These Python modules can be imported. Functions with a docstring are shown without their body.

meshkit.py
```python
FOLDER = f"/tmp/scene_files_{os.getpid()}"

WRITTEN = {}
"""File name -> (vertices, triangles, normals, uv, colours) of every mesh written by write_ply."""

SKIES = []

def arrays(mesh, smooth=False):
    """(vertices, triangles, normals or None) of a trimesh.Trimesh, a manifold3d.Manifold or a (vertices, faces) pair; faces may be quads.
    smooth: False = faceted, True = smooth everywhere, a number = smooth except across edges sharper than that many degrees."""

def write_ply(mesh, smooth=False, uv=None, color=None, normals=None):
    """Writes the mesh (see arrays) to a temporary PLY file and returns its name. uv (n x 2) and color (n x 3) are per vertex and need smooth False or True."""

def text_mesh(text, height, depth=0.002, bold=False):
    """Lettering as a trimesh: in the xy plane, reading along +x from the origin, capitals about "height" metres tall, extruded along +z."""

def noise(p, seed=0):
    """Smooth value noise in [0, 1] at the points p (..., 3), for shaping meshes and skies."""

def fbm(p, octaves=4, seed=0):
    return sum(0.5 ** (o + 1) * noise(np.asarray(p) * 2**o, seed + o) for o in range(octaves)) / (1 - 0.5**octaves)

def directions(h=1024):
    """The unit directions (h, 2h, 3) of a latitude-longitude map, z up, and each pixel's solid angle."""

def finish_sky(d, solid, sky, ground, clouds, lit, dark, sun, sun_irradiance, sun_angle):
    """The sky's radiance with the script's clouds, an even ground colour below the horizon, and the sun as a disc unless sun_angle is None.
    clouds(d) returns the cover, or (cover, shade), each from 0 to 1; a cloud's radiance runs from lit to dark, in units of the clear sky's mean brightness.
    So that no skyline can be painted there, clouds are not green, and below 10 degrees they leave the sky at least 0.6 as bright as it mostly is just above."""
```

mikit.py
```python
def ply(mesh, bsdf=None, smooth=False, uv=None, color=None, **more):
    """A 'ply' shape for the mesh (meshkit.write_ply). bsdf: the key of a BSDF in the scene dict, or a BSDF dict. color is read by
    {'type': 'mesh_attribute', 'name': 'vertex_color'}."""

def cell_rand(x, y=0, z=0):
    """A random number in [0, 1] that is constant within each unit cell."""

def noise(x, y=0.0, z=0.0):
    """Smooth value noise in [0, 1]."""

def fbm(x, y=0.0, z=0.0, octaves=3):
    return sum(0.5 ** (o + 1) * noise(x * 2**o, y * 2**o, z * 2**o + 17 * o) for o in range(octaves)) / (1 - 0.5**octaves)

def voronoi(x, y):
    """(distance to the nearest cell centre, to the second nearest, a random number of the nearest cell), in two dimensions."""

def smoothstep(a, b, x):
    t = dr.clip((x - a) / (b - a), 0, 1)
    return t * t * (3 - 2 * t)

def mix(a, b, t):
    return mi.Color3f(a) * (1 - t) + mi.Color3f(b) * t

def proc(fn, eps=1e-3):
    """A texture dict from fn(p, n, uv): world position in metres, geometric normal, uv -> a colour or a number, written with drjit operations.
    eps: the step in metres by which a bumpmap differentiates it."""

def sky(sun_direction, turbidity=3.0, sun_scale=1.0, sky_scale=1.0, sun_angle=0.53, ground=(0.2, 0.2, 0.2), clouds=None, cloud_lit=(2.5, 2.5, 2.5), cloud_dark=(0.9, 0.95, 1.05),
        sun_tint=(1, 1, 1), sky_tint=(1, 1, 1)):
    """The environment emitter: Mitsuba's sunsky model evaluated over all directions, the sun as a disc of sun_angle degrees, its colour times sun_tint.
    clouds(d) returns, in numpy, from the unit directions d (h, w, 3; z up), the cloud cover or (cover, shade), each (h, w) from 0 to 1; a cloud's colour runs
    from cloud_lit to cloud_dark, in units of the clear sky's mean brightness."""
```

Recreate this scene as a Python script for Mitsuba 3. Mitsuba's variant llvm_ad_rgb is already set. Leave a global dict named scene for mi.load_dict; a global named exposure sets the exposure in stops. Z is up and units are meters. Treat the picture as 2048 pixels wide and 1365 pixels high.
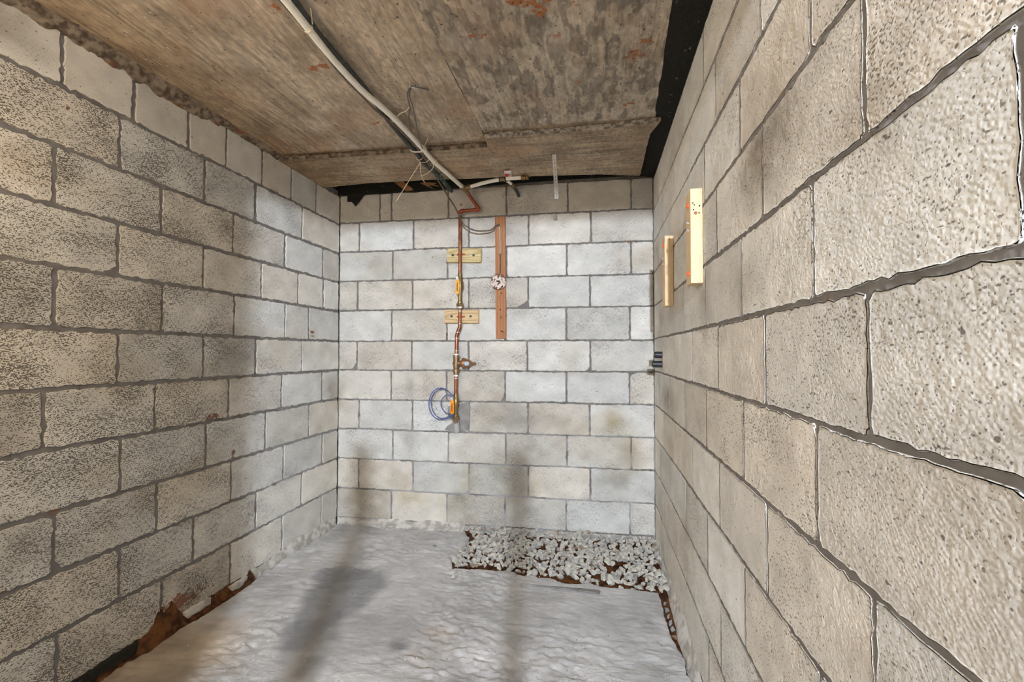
import math
import numpy as np
import trimesh
import drjit as dr
import mitsuba as mi
import mikit
import meshkit
from shapely.geometry import Polygon, box as sbox
from scipy.spatial import Delaunay, ConvexHull
import shapely

T = mi.ScalarTransform4f
scene, labels = {'type': 'scene'}, {}
W = 2.137                                    # room width, x from the left wall; y = 0 at the back wall; z = 0 at the floor

# ------------------------------------------------------------------ camera, sky, lights, exposure
CAM = np.array([1.7765, -3.1434, 1.1625])
YAW, PITCH, ROLL, FPX = 0.17122, 0.024418, 0.00062, 971.22
fwd = np.array([-math.sin(YAW) * math.cos(PITCH), math.cos(YAW) * math.cos(PITCH), math.sin(PITCH)])
right = np.array([math.cos(YAW), math.sin(YAW), 0.0])
upv = np.cross(right, fwd)
upv = upv * math.cos(ROLL) - right * math.sin(ROLL)
scene['camera'] = {'type': 'perspective', 'fov': math.degrees(2 * math.atan(1024 / FPX)), 'fov_axis': 'x', 'near_clip': 0.02,
                   'to_world': T().look_at(origin=CAM.tolist(), target=(CAM + fwd).tolist(), up=upv.tolist())}
exposure = -0.02

TUBE_LIGHT = (25.0, 24.8, 24.2)               # fluorescent tube above the photographer
FLOOD_BULB = (12600.0, 13600.0, 15200.0)         # small daylight bulb of the lamp in the doorway
WARM_BULB = (600.0, 425.0, 235.0)              # bare warm bulb by the left wall

# ------------------------------------------------------------------ helpers
def noise3(x, y, z):
    return meshkit.noise(np.stack(np.broadcast_arrays(np.asarray(x, float), y, z), -1))

def fb(x, y, z, o=4, seed=0):
    return meshkit.fbm(np.stack(np.broadcast_arrays(np.asarray(x, float), y, z), -1), o, seed)

def numbered(key):
    if key not in scene and key not in labels and not any(k.startswith(key + '__') for k in scene):
        return key
    i = 1
    while f'{key}_{i:03d}' in scene or f'{key}_{i:03d}' in labels:
        i += 1
    return f'{key}_{i:03d}'

def thing(name, label, category, group=None):
    key = numbered(name)
    labels[key] = {'label': label, 'category': category}
    if group:
        labels[key]['group'] = group
    return key

counts = {}
def part(parent, name, mesh, bsdf, label=None, smooth=False, uv=None, kind=None, **more):
    base = parent + '__' + name
    n = counts.get(base, 0)
    counts[base] = n + 1
    key = base if n == 0 else f'{base}_{n:03d}'
    scene[key] = mikit.ply(mesh, 'material_' + bsdf, smooth, uv=uv, **more)
    if label or kind:
        labels[key] = {}
        if label:
            labels[key]['label'] = label
        if kind:
            labels[key]['kind'] = kind
    return key

def one(name, mesh, bsdf, label, category, group=None, smooth=False, uv=None):
    key = thing(name, label, category, group)
    scene[key] = mikit.ply(mesh, 'material_' + bsdf, smooth, uv=uv)
    return key

def struct(name, mesh, bsdf, label, smooth=False):
    scene[name] = mikit.ply(mesh, 'material_' + bsdf, smooth)
    labels[name] = {'label': label, 'kind': 'structure', 'category': name.split('_')[0]}
    return name

def spline(pts, step=0.012):
    p = np.asarray(pts, float)
    if len(p) < 3:
        return p
    e = np.vstack([2 * p[0] - p[1], p, 2 * p[-1] - p[-2]])
    out = []
    for i in range(1, len(e) - 2):
        n = max(2, int(np.linalg.norm(e[i + 1] - e[i]) / step))
        t = np.linspace(0, 1, n, endpoint=False)[:, None]
        a, b, c, d = e[i - 1], e[i], e[i + 1], e[i + 2]
        out.append(0.5 * (2 * b + (c - a) * t + (2 * a - 5 * b + 4 * c - d) * t ** 2 + (3 * b - a - 3 * c + d) * t ** 3))
    return np.vstack(out + [p[-1:]])

def tube(pts, r, sides=12, smooth_path=True, step=0.012, wob=0.0, seed=0):
    p = spline(pts, step) if smooth_path else np.asarray(pts, float)
    n = len(p)
    r = np.interp(np.linspace(0, 1, n), np.linspace(0, 1, len(np.atleast_1d(r))), np.atleast_1d(r)) if np.ndim(r) else np.full(n, r)
    if wob:
        r = r * (1 + wob * (meshkit.noise(p * 90, seed) - 0.5))
    t = np.gradient(p, axis=0)
    t /= np.linalg.norm(t, axis=1, keepdims=True) + 1e-12
    u = np.cross(t[0], [0.3, 0.2, 0.93])
    u /= np.linalg.norm(u)
    rings = []
    a = np.arange(sides) * 2 * np.pi / sides
    for i in range(n):
        u = u - t[i] * (u @ t[i])
        u /= np.linalg.norm(u)
        w = np.cross(t[i], u)
        rings.append(p[i] + r[i] * (np.cos(a)[:, None] * u + np.sin(a)[:, None] * w))
    v = np.vstack(rings + [p[:1], p[-1:]])
    f = []
    for i in range(n - 1):
        for k in range(sides):
            k2 = (k + 1) % sides
            f += [[i * sides + k, i * sides + k2, (i + 1) * sides + k2], [i * sides + k, (i + 1) * sides + k2, (i + 1) * sides + k]]
    for k in range(sides):
        k2 = (k + 1) % sides
        f += [[n * sides, k2, k], [n * sides + 1, (n - 1) * sides + k, (n - 1) * sides + k2]]
    return trimesh.Trimesh(v, np.array(f), process=False)

def lathe(p0, p1, profile, sides=20):
    """profile: (distance from p0 along the axis, radius)."""
    p0, p1 = np.asarray(p0, float), np.asarray(p1, float)
    d = (p1 - p0) / np.linalg.norm(p1 - p0)
    u = np.cross(d, [0, 0, 1.0] if abs(d[2]) < 0.9 else [1.0, 0, 0])
    u /= np.linalg.norm(u)
    w = np.cross(d, u)
    a = np.arange(sides) * 2 * np.pi / sides
    v = [p0 + d * h + max(r, 1e-5) * (math.cos(x) * u + math.sin(x) * w) for h, r in profile for x in a]
    f = []
    for i in range(len(profile) - 1):
        for k in range(sides):
            k2 = (k + 1) % sides
            f += [[i * sides + k, i * sides + k2, (i + 1) * sides + k2], [i * sides + k, (i + 1) * sides + k2, (i + 1) * sides + k]]
    n = len(profile)
    v += [p0 + d * profile[0][0], p0 + d * profile[-1][0]]
    for k in range(sides):
        k2 = (k + 1) % sides
        f += [[n * sides, k2, k], [n * sides + 1, (n - 1) * sides + k, (n - 1) * sides + k2]]
    return trimesh.Trimesh(np.array(v), np.array(f), process=False)

def cyl(p0, p1, r, sides=16, ch=0.0):
    L = np.linalg.norm(np.asarray(p1, float) - p0)
    ch = min(ch, r * 0.5, L * 0.3)
    return lathe(p0, p1, [(0, r - ch), (ch, r), (L - ch, r), (L, r - ch)] if ch else [(0, r), (L, r)], sides)

def cbox(size, ch=0.002, seed=None, rough=0.0):
    """a box centred on the origin with chamfered edges"""
    s = np.asarray(size, float) / 2
    pts = []
    for sx in (-1, 1):
        for sy in (-1, 1):
            for sz in (-1, 1):
                c = np.array([sx, sy, sz]) * s
                for k in range(3):
                    q = c - np.array([sx, sy, sz]) * ch
                    q[k] = c[k]
                    pts.append(q)
    m = trimesh.Trimesh(np.array(pts), ConvexHull(pts).simplices, process=False)
    m.fix_normals()
    return m

def place(mesh, loc, rx=0, ry=0, rz=0):
    m = mesh.copy()
    M = trimesh.transformations.euler_matrix(math.radians(rx), math.radians(ry), math.radians(rz))
    M[:3, 3] = loc
    m.apply_transform(M)
    return m

def cat(*ms):
    return trimesh.util.concatenate(list(ms))

def extrude(poly, depth):
    return trimesh.creation.extrude_polygon(poly, depth, engine='earcut')

def sheet(poly, step, height, thick, jag=0.0, seed=0, edge_drop=0.0, up=1):
    """A slab over the xy polygon: its face at height(x, y), its other side thick away; edges jagged; up=1 faces +z, -1 faces -z."""
    b = np.array(poly.segmentize(step).exterior.coords)[:-1]
    if jag:
        t = np.roll(b, -1, 0) - np.roll(b, 1, 0)
        nrm = np.stack([t[:, 1], -t[:, 0]], 1) / (np.linalg.norm(t, axis=1, keepdims=True) + 1e-9)
        amp = fb(b[:, 0] * 22, b[:, 1] * 22, seed, 4) - 0.5
        b = b + nrm * (amp * jag * 2)[:, None]
        poly = Polygon(b).buffer(0)
        if poly.geom_type != 'Polygon':
            poly = max(poly.geoms, key=lambda g: g.area)
        b = np.array(poly.segmentize(step).exterior.coords)[:-1]
    x0, y0, x1, y1 = poly.bounds
    gx, gy = np.meshgrid(np.arange(x0, x1, step), np.arange(y0, y1, step))
    rg = np.random.default_rng(seed + 5)
    g = np.stack([gx.ravel(), gy.ravel()], 1)
    g = g + rg.uniform(-0.3, 0.3, g.shape) * step
    import shapely
    g = g[shapely.contains_xy(poly.buffer(-0.6 * step), g[:, 0], g[:, 1])]
    p = np.vstack([b, g])
    tri = Delaunay(p).simplices
    c = p[tri].mean(1)
    tri = tri[shapely.contains_xy(poly.buffer(1e-4), c[:, 0], c[:, 1])]
    e1, e2 = p[tri[:, 1]] - p[tri[:, 0]], p[tri[:, 2]] - p[tri[:, 0]]
    flip = (e1[:, 0] * e2[:, 1] - e1[:, 1] * e2[:, 0]) * up < 0
    tri[flip] = tri[flip][:, ::-1]
    z = height(p[:, 0], p[:, 1])
    nb = len(b)
    z[:nb] -= up * edge_drop
    top = np.column_stack([p, z])
    side = np.column_stack([b, z[:nb] - up * thick])
    v = np.vstack([top, side])
    i = np.arange(nb)
    j = (i + 1) % nb
    s = len(p)
    area = 0.5 * np.sum(b[:, 0] * np.roll(b[:, 1], -1) - b[:, 1] * np.roll(b[:, 0], -1))
    q = np.vstack([np.stack([i, s + i, s + j], 1), np.stack([i, s + j, j], 1)])
    if area * up < 0:
        q = q[:, ::-1]
    return trimesh.Trimesh(v, np.vstack([tri, q]), process=False)

# ------------------------------------------------------------------ materials
N, FB, SS, MX = mikit.noise, mikit.fbm, mikit.smoothstep, mikit.mix

def mat(key, color, rough=0.8, bump=None, metallic=0.0, spec=0.3, eps=1e-3, **more):
    b = {'type': 'principled', 'base_color': {'type': 'rgb', 'value': list(color)} if not isinstance(color, dict) else color,
         'roughness': rough, 'metallic': metallic, 'specular': spec, **more}
    if bump is not None:
        b = {'type': 'bumpmap', 'arbitrary': mikit.proc(bump, eps), 'scale': 1.0, 'bsdf': b}
    scene['material_' + key] = {'type': 'twosided', 'bsdf': b}

def block_fields(p, uv):
    lvl = dr.floor(uv.y) / 9.0
    cl = FB(p.x * 9, p.y * 9, p.z * 9, 2)
    fine = FB(p.x * 290, p.y * 290, p.z * 290, 2)
    thr = 0.80 - 0.29 * lvl - 0.26 * (cl - 0.5)
    pore = SS(thr, thr + 0.10, fine)
    return lvl, cl, pore

def gauss(p, c, r):
    return dr.exp(-(dr.square((p.x - c[0]) / r[0]) + dr.square((p.y - c[1]) / r[1]) + dr.square((p.z - c[2]) / r[2])))

# soot and damp stains on the painted blocks: (centre, radii, strength)
SOOT = [((W, -1.95, 1.60), (.1, .13, .10), .75), ((W, -2.16, 1.60), (.1, .16, .10), .55), ((W, -2.45, 1.50), (.1, .12, .1), .4), ((W, -1.86, 1.33), (.1, .14, .07), .35), ((W, -1.42, 1.35), (.1, .08, .09), .6),
        ((W, -.55, .93), (.1, .2, .08), .6), ((W, -2.1, .95), (.1, .14, .09), .3), ((W, -1.05, .55), (.1, .06, .3), .3),
        ((1.27, 0, .74), (.18, .1, .10), .5), ((1.25, 0, .34), (.12, .1, .10), .35), ((1.9, 0, .35), (.12, .1, .10), .45), ((1.28, 0, .53), (.22, .1, .12), .3), ((.53, 0, .95), (.04, .1, .1), .35), ((.52, 0, .53), (.05, .1, .1), .35),
        ((1.14, 0, 1.96), (.2, .1, .08), .55), ((0, -.1, .93), (.1, .1, .07), .55), ((0, -.96, 1.14), (.1, .12, .10), .6), ((0, -1.08, 1.55), (.1, .06, .09), .25), ((0, -1.95, 1.36), (.1, .12, .08), .35), ((0, -1.95, .93), (.1, .1, .1), .3), ((0, -1.93, .55), (.1, .12, .1), .3), ((0, -2.0, 2.18), (.1, .14, .09), .7),
        ((1.55, 0, 1.02), (.3, .1, .03), .15), ((1.32, 0, .14), (.14, .1, .1), .2)]
YELLOW = [((1.88, 0, .73), (.06, .1, .08), .7), ((1.98, 0, .55), (.05, .1, .1), .55), ((.55, 0, .18), (.1, .1, .05), .5), ((.93, 0, .3), (.05, .1, .12), .5), ((.85, 0, .14), (.09, .1, .1), .35), ((1.2, 0, .3), (.3, .1, .2), .2)]
RUST = [((0, -1.13, .86), (.1, .045, .03), 1), ((0, -.32, 1.285), (.1, .03, .03), .8), ((0, -.99, .66), (.1, .02, .03), .8), ((0, -1.33, .09), (.1, .1, .035), 1), ((0, -1.2, .08), (.1, .12, .03), .8), ((0, -1.66, .12), (.1, .1, .08), .4), ((0, -1.97, .6), (.1, .02, .015), .7), ((0, -1.79, 2.0), (.1, .015, .03), .6),
        ((.345, 0, 2.11), (.03, .1, .05), .45), ((.72, 0, 1.873), (.035, .1, .008), .8), ((.69, 0, 1.81), (.02, .1, .012), .7), ((1.18, 0, 2.2), (.02, .1, .025), .5), ((.88, 0, 2.16), (.02, .1, .02), .5), ((1.0, 0, .17), (.1, .1, .05), .3), ((W, -2.2, .5), (.1, .012, .05), .5), ((W, -1.94, 2.03), (.1, .03, .12), .3)]

def block_color(p, n, uv):
    lvl, cl, pore = block_fields(p, uv)
    tone = mikit.cell_rand(dr.floor(uv.x), 7, 3)
    warm = mikit.cell_rand(dr.floor(uv.x), 5, 1)
    c = MX((0.52, 0.505, 0.475), (0.69, 0.68, 0.65), tone)
    c = c * MX((1.0, 0.965, 0.905), (0.965, 1.0, 1.015), warm)
    m = FB(p.x * 14, p.y * 14, p.z * 14, 3)
    c = c * (0.80 + 0.40 * m)
    grit = N(p.x * 420, p.y * 420, p.z * 420)
    c = c * (0.87 + 0.26 * grit)
    brown = SS(0.54, 0.78, FB(p.x * 3.1 + 5, p.y * 3.1, p.z * 3.4 + 2, 3))
    c = c * MX((1, 1, 1), (0.76, 0.70, 0.62), brown * 0.6)
    wob = 0.6 + 0.8 * FB(p.x * 22, p.y * 22, p.z * 22, 3)
    soot = sum(s * gauss(p, q, r) for q, r, s in SOOT) * wob
    c = c * MX((1, 1, 1), (0.33, 0.29, 0.245), dr.minimum(soot, 1.0))
    yel = sum(s * gauss(p, q, r) for q, r, s in YELLOW) * wob
    c = c * MX((1, 1, 1), (0.68, 0.60, 0.40), dr.minimum(yel, 1.0))
    rust = sum(s * gauss(p, q, r) for q, r, s in RUST)
    rn = SS(0.42, 0.60, FB(p.x * 75, p.y * 75, p.z * 75, 3) * 0.75 + rust * 0.42 - 0.17) * SS(0.12, 0.4, rust)
    c = MX(c, (0.19, 0.055, 0.018), rn * 0.9)
    c = MX(c, (0.075, 0.063, 0.052), pore * (0.50 + 0.38 * lvl))
    big = SS(0.83, 0.88, FB(p.x * 95, p.y * 95, p.z * 95 + 9, 2))
    return MX(c, (0.07, 0.06, 0.05), big * 0.8)

def block_bump(p, n, uv):
    lvl, cl, pore = block_fields(p, uv)
    return -0.0009 * pore * (0.4 + lvl) + 0.0007 * N(p.x * 230, p.y * 230, p.z * 230) + 0.0003 * FB(p.x * 60, p.y * 60, p.z * 60, 2)

mat('block_paint', mikit.proc(block_color), 0.85, block_bump, spec=0.25, eps=6e-4)

def mortar_color(p, n, uv):
    m = FB(p.x * 25, p.y * 25, p.z * 25, 4)
    low = SS(1.35, 0.1, p.z + 0.25 * FB(p.x * 2, p.y * 2, p.z * 2, 2)) * SS(-1.15, -0.55, p.y)      # lime wash brushed over the joints low on the walls by the far corner
    c = MX((0.105, 0.10, 0.096), (0.235, 0.23, 0.225), m)
    c = MX(c, (0.42, 0.43, 0.44), low * 0.8 * SS(0.3, 0.6, FB(p.x * 12, p.y * 12, p.z * 12, 2)))
    return MX(c, (0.20, 0.09, 0.035), SS(0.72, 0.8, FB(p.x * 30, p.y * 30 + 4, p.z * 30, 3)) * 0.6)

def mortar_bump(p, n, uv):
    return 0.004 * FB(p.x * 70, p.y * 70, p.z * 70, 3)

mat('mortar', mikit.proc(mortar_color), 0.9, mortar_bump, spec=0.2)

def floor_color(p, n, uv):
    a = FB(p.x * 2.2 + 3, p.y * 1.6, 1.0, 4)
    b = FB(p.x * 9, p.y * 7, 2.0, 4)
    c = MX((0.31, 0.313, 0.315), (0.51, 0.513, 0.515), SS(0.25, 0.75, 0.5 * a + 0.5 * b))
    sweep = FB(p.x * 5 + 0.6 * p.y, p.y * 26, 5.0, 3)
    c = c * (0.86 + 0.28 * sweep)
    wet = gauss(p, (0.52, -0.78, 0), (0.26, 0.16, 1)) * 1.0 + gauss(p, (0.56, -1.08, 0), (0.17, 0.26, 1)) * 0.95 + gauss(p, (0.72, -1.5, 0), (0.2, 0.25, 1)) * 0.6 + gauss(p, (1.0, -1.28, 0), (0.08, 0.07, 1)) * 0.6 + gauss(p, (1.98, -.95, 0), (0.12, 0.14, 1)) * 0.5 + gauss(p, (0.6, -.28, 0), (0.25, 0.14, 1)) * 0.35 + gauss(p, (1.33, -0.83, 0), (0.18, 0.10, 1)) * 0.35
    wet = SS(0.38, 0.70, wet * 0.75 + 0.5 * (FB(p.x * 7, p.y * 7, 3, 4) - 0.3))
    c = c * MX((1, 1, 1), (0.42, 0.43, 0.46), wet * 0.85)
    dirt = SS(0.35, 0.9, gauss(p, (0.15, -1.55, 0), (0.34, 0.4, 1)) + 0.5 * gauss(p, (1.12, -1.25, 0), (0.16, 0.5, 1)) + 0.4 * (FB(p.x * 12, p.y * 12, 8, 3) - 0.4))
    c = c * MX((1, 1, 1), (0.80, 0.63, 0.44), dirt * 0.8)
    hole = SS(0.875, 0.91, FB(p.x * 62, p.y * 62, 0.0, 3))
    c = MX(c, (0.05, 0.045, 0.04), hole)
    fleck = SS(0.885, 0.92, FB(p.x * 80 + 7, p.y * 80, 4.0, 3))
    return MX(c, (0.75, 0.74, 0.72), fleck)

def floor_bump(p, n, uv):
    return 0.003 * FB(p.x * 90, p.y * 130, 2.0, 3) - 0.003 * SS(0.885, 0.91, FB(p.x * 45, p.y * 45, 0.0, 2))

mat('floor_concrete', mikit.proc(floor_color), 0.42, floor_bump, spec=0.5)

CEIL_RUST = [(.744, -1.436, .03, .02), (.652, -1.418, .03, .02), (.70, -1.425, .03, .02), (.732, -.951, .03, .015), (1.542, -1.64, .09, .02), (1.6, -1.6, .03, .03), (1.92, -.935, .03, .02), (1.388, -1.506, .02, .015), (1.639, -1.463, .02, .02), (1.344, -1.513, .03, .012),
             (1.93, -1.3, .04, .03), (1.95, -1.37, .03, .02), (1.70, -1.15, .02, .02), (1.72, -1.6, .02, .02), (.76, -1.75, .03, .02)]
KNOTS = [(1.633, -1.44, .045), (1.37, -1.42, .04), (1.70, -1.20, .04), (1.28, -1.49, .035), (.45, -1.5, .04), (.62, -1.78, .03)]

def form_grain(p, gx, gy):
    """wood grain printed in the concrete by the formwork: lines along gy, bent round knots"""
    d = mi.Float(0)
    k = mi.Float(0)
    for x, y, r in KNOTS:
        q = dr.square((p.x - x) / r) + dr.square((p.y - y) / (r * 1.7))
        d = d + r * 1.1 * (p.x - x) / r * dr.exp(-q * 0.35)
        k = k + dr.exp(-q)
    w = 0.05 * (FB(gx * 4, gy * 1.6, 1.0, 2) - 0.5)
    g = gx + w - d * 0.55
    return FB(g * 75, gy * 4.5, 2.0, 3), FB(g * 190, gy * 9, 6.0, 2), k

def ceiling_fields(p):
    back = SS(-0.705, -0.695, p.y + 0.1 * SS(1.20, 1.22, p.x))
    gx, gy = dr.lerp(p.x, p.y, back), dr.lerp(p.y, p.x, back)
    g, h, k = form_grain(p, gx, gy)
    return g, h, k, back

def ceiling_color(p, n, uv):
    g, h, k, back = ceiling_fields(p)
    rp = SS(1.20, 1.22, p.x) * (1 - back)                     # the right-hand board print is greyer and more blotched
    m = FB(p.x * 7, p.y * 7, 3.0, 4)
    base = MX((0.35, 0.285, 0.215), (0.52, 0.44, 0.345), SS(0.25, 0.75, m))
    base = base * MX((1, 1, 1), (0.80, 0.76, 0.70), back)
    dark = SS(0.46, 0.68, g) * (0.55 + 0.45 * SS(0.35, 0.65, FB(p.x * 4, p.y * 3, 9.0, 3)))
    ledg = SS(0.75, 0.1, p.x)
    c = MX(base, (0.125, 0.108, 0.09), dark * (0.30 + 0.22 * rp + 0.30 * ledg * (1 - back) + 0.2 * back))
    c = c * (0.84 + 0.32 * h)
    c = MX(c, (0.47, 0.42, 0.345), rp * 0.6 * SS(0.48, 0.58, FB(p.x * 44, p.y * 20, 4.0, 4)))
    c = MX(c, (0.12, 0.105, 0.09), rp * 0.55 * SS(0.50, 0.59, FB(p.x * 34 + 3, p.y * 13, 14.0, 4)))
    c = c * (0.66 + 0.68 * FB(p.x * 95, p.y * 42, 21.0, 3))
    c = c * MX((1, 1, 1), (0.97, 0.99, 1.01), rp)
    pink = SS(0.52, 0.75, FB(p.x * 5 + 9, p.y * 5, 2.0, 3))
    c = MX(c, (0.36, 0.215, 0.125), pink * 0.36 * (1 - 0.4 * rp))
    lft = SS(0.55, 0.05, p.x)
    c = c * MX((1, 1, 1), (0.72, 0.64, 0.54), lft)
    ru = mi.Float(0)
    for x, y, rx, ry in CEIL_RUST:
        ru = ru + dr.exp(-(dr.square((p.x - x) / rx) + dr.square((p.y - y) / ry)))
    f = FB(p.x * 55, p.y * 55, 5.0, 3)
    c = MX(c, MX((0.20, 0.06, 0.018), (0.42, 0.16, 0.05), FB(p.x * 140, p.y * 140, 2.0, 2)), SS(0.46, 0.58, f * 0.75 + ru * 0.30 - 0.06) * SS(0.1, 0.4, ru) * 0.85)
    spec = SS(0.82, 0.87, FB(p.x * 110, p.y * 70, 1.0, 2))
    c = MX(c, (0.05, 0.04, 0.035), spec * 0.8)
    c = MX(c, (0.50, 0.44, 0.38), dr.minimum(k, 1.0) * 0.4)
    lime = SS(0.85, 0.89, FB(p.x * 60 + 4, p.y * 60, 7.0, 2))
    return MX(c, (0.55, 0.50, 0.44), lime * 0.7)

def ceiling_bump(p, n, uv):
    g, h, k, back = ceiling_fields(p)
    return 0.004 * g + 0.0012 * h + 0.002 * FB(p.x * 120, p.y * 120, 0.0, 2)

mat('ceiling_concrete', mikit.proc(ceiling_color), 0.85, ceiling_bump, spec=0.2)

def lip_color(p, n, uv):
    m = FB(p.x * 50, p.y * 50, p.z * 50, 4)
    c = MX((0.075, 0.054, 0.038), (0.25, 0.20, 0.15), SS(0.3, 0.7, m))
    return MX(c, (0.17, 0.06, 0.02), SS(0.62, 0.74, FB(p.x * 14, p.y * 14, p.z * 14 + 3, 3)) * 0.8)
mat('lip_concrete', mikit.proc(lip_color), 0.9, lambda p, n, uv: 0.006 * FB(p.x * 90, p.y * 90, p.z * 90, 3), spec=0.2)

def rough_color(p, n, uv):
    m = FB(p.x * 90, p.y * 90, p.z * 90, 3)
    return MX((0.14, 0.12, 0.10), (0.44, 0.40, 0.35), SS(0.3, 0.7, m))
mat('aggregate', mikit.proc(rough_color), 0.9, lambda p, n, uv: 0.008 * FB(p.x * 120, p.y * 120, p.z * 120, 2), spec=0.2)

def soil_color(p, n, uv):
    m = FB(p.x * 40, p.y * 40, p.z * 40, 4)
    return MX((0.035, 0.016, 0.008), (0.135, 0.056, 0.021), SS(0.3, 0.7, m))
mat('soil', mikit.proc(soil_color), 0.95, lambda p, n, uv: 0.010 * FB(p.x * 80, p.y * 80, p.z * 80, 3), spec=0.15)

def stone_color(p, n, uv):
    t = dr.floor(uv.x) / 8.0
    c = MX((0.24, 0.245, 0.255), (0.52, 0.51, 0.45), t)
    c = c * (0.82 + 0.36 * FB(p.x * 160, p.y * 160, p.z * 160, 2))
    return MX(c, (0.20, 0.10, 0.045), SS(0.60, 0.74, FB(p.x * 28, p.y * 28, p.z * 28, 3)) * 0.7)
mat('stone', mikit.proc(stone_color), 0.8, lambda p, n, uv: 0.002 * FB(p.x * 200, p.y * 200, p.z * 200, 2), spec=0.3)

def felt_color(p, n, uv):
    m = FB(p.x * 150, p.y * 150, p.z * 150, 2)
    return MX((0.006, 0.006, 0.005), (0.022, 0.021, 0.017), m) + MX((0, 0, 0), (0.09, 0.09, 0.085), SS(0.80, 0.86, FB(p.x * 60, p.y * 60, p.z * 60, 2)))
mat('felt', mikit.proc(felt_color), 0.9, lambda p, n, uv: 0.003 * FB(p.x * 130, p.y * 130, p.z * 130, 2), spec=0.2)

def wood(key, light, darkc, dirs, cx, scale=170.0, ring=1.0):
    """dirs: index of the grain axis in world space"""
    ax = dirs
    def col(p, n, uv):
        q = [p.x, p.y, p.z]
        l = q[ax]
        o = [q[i] - cx[i] for i in range(3) if i != ax]
        r = dr.sqrt(dr.square(o[0]) + dr.square(o[1]) * 1.6 + dr.square((l - cx[ax]) * 0.22 * ring)) + 0.006 * FB(p.x * 14, p.y * 14, p.z * 14, 2)
        s = 0.5 + 0.5 * dr.sin(r * scale * 3.2)
        f = FB(*[v * (25 if i == ax else 420) for i, v in enumerate(q)], 2)
        c = MX(light, darkc, s * s * 0.75)
        return c * (0.84 + 0.32 * f)
    mat(key, mikit.proc(col), 0.65, lambda p, n, uv: 0.0006 * FB(p.x * 200, p.y * 200, p.z * 200, 2), spec=0.3)

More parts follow.
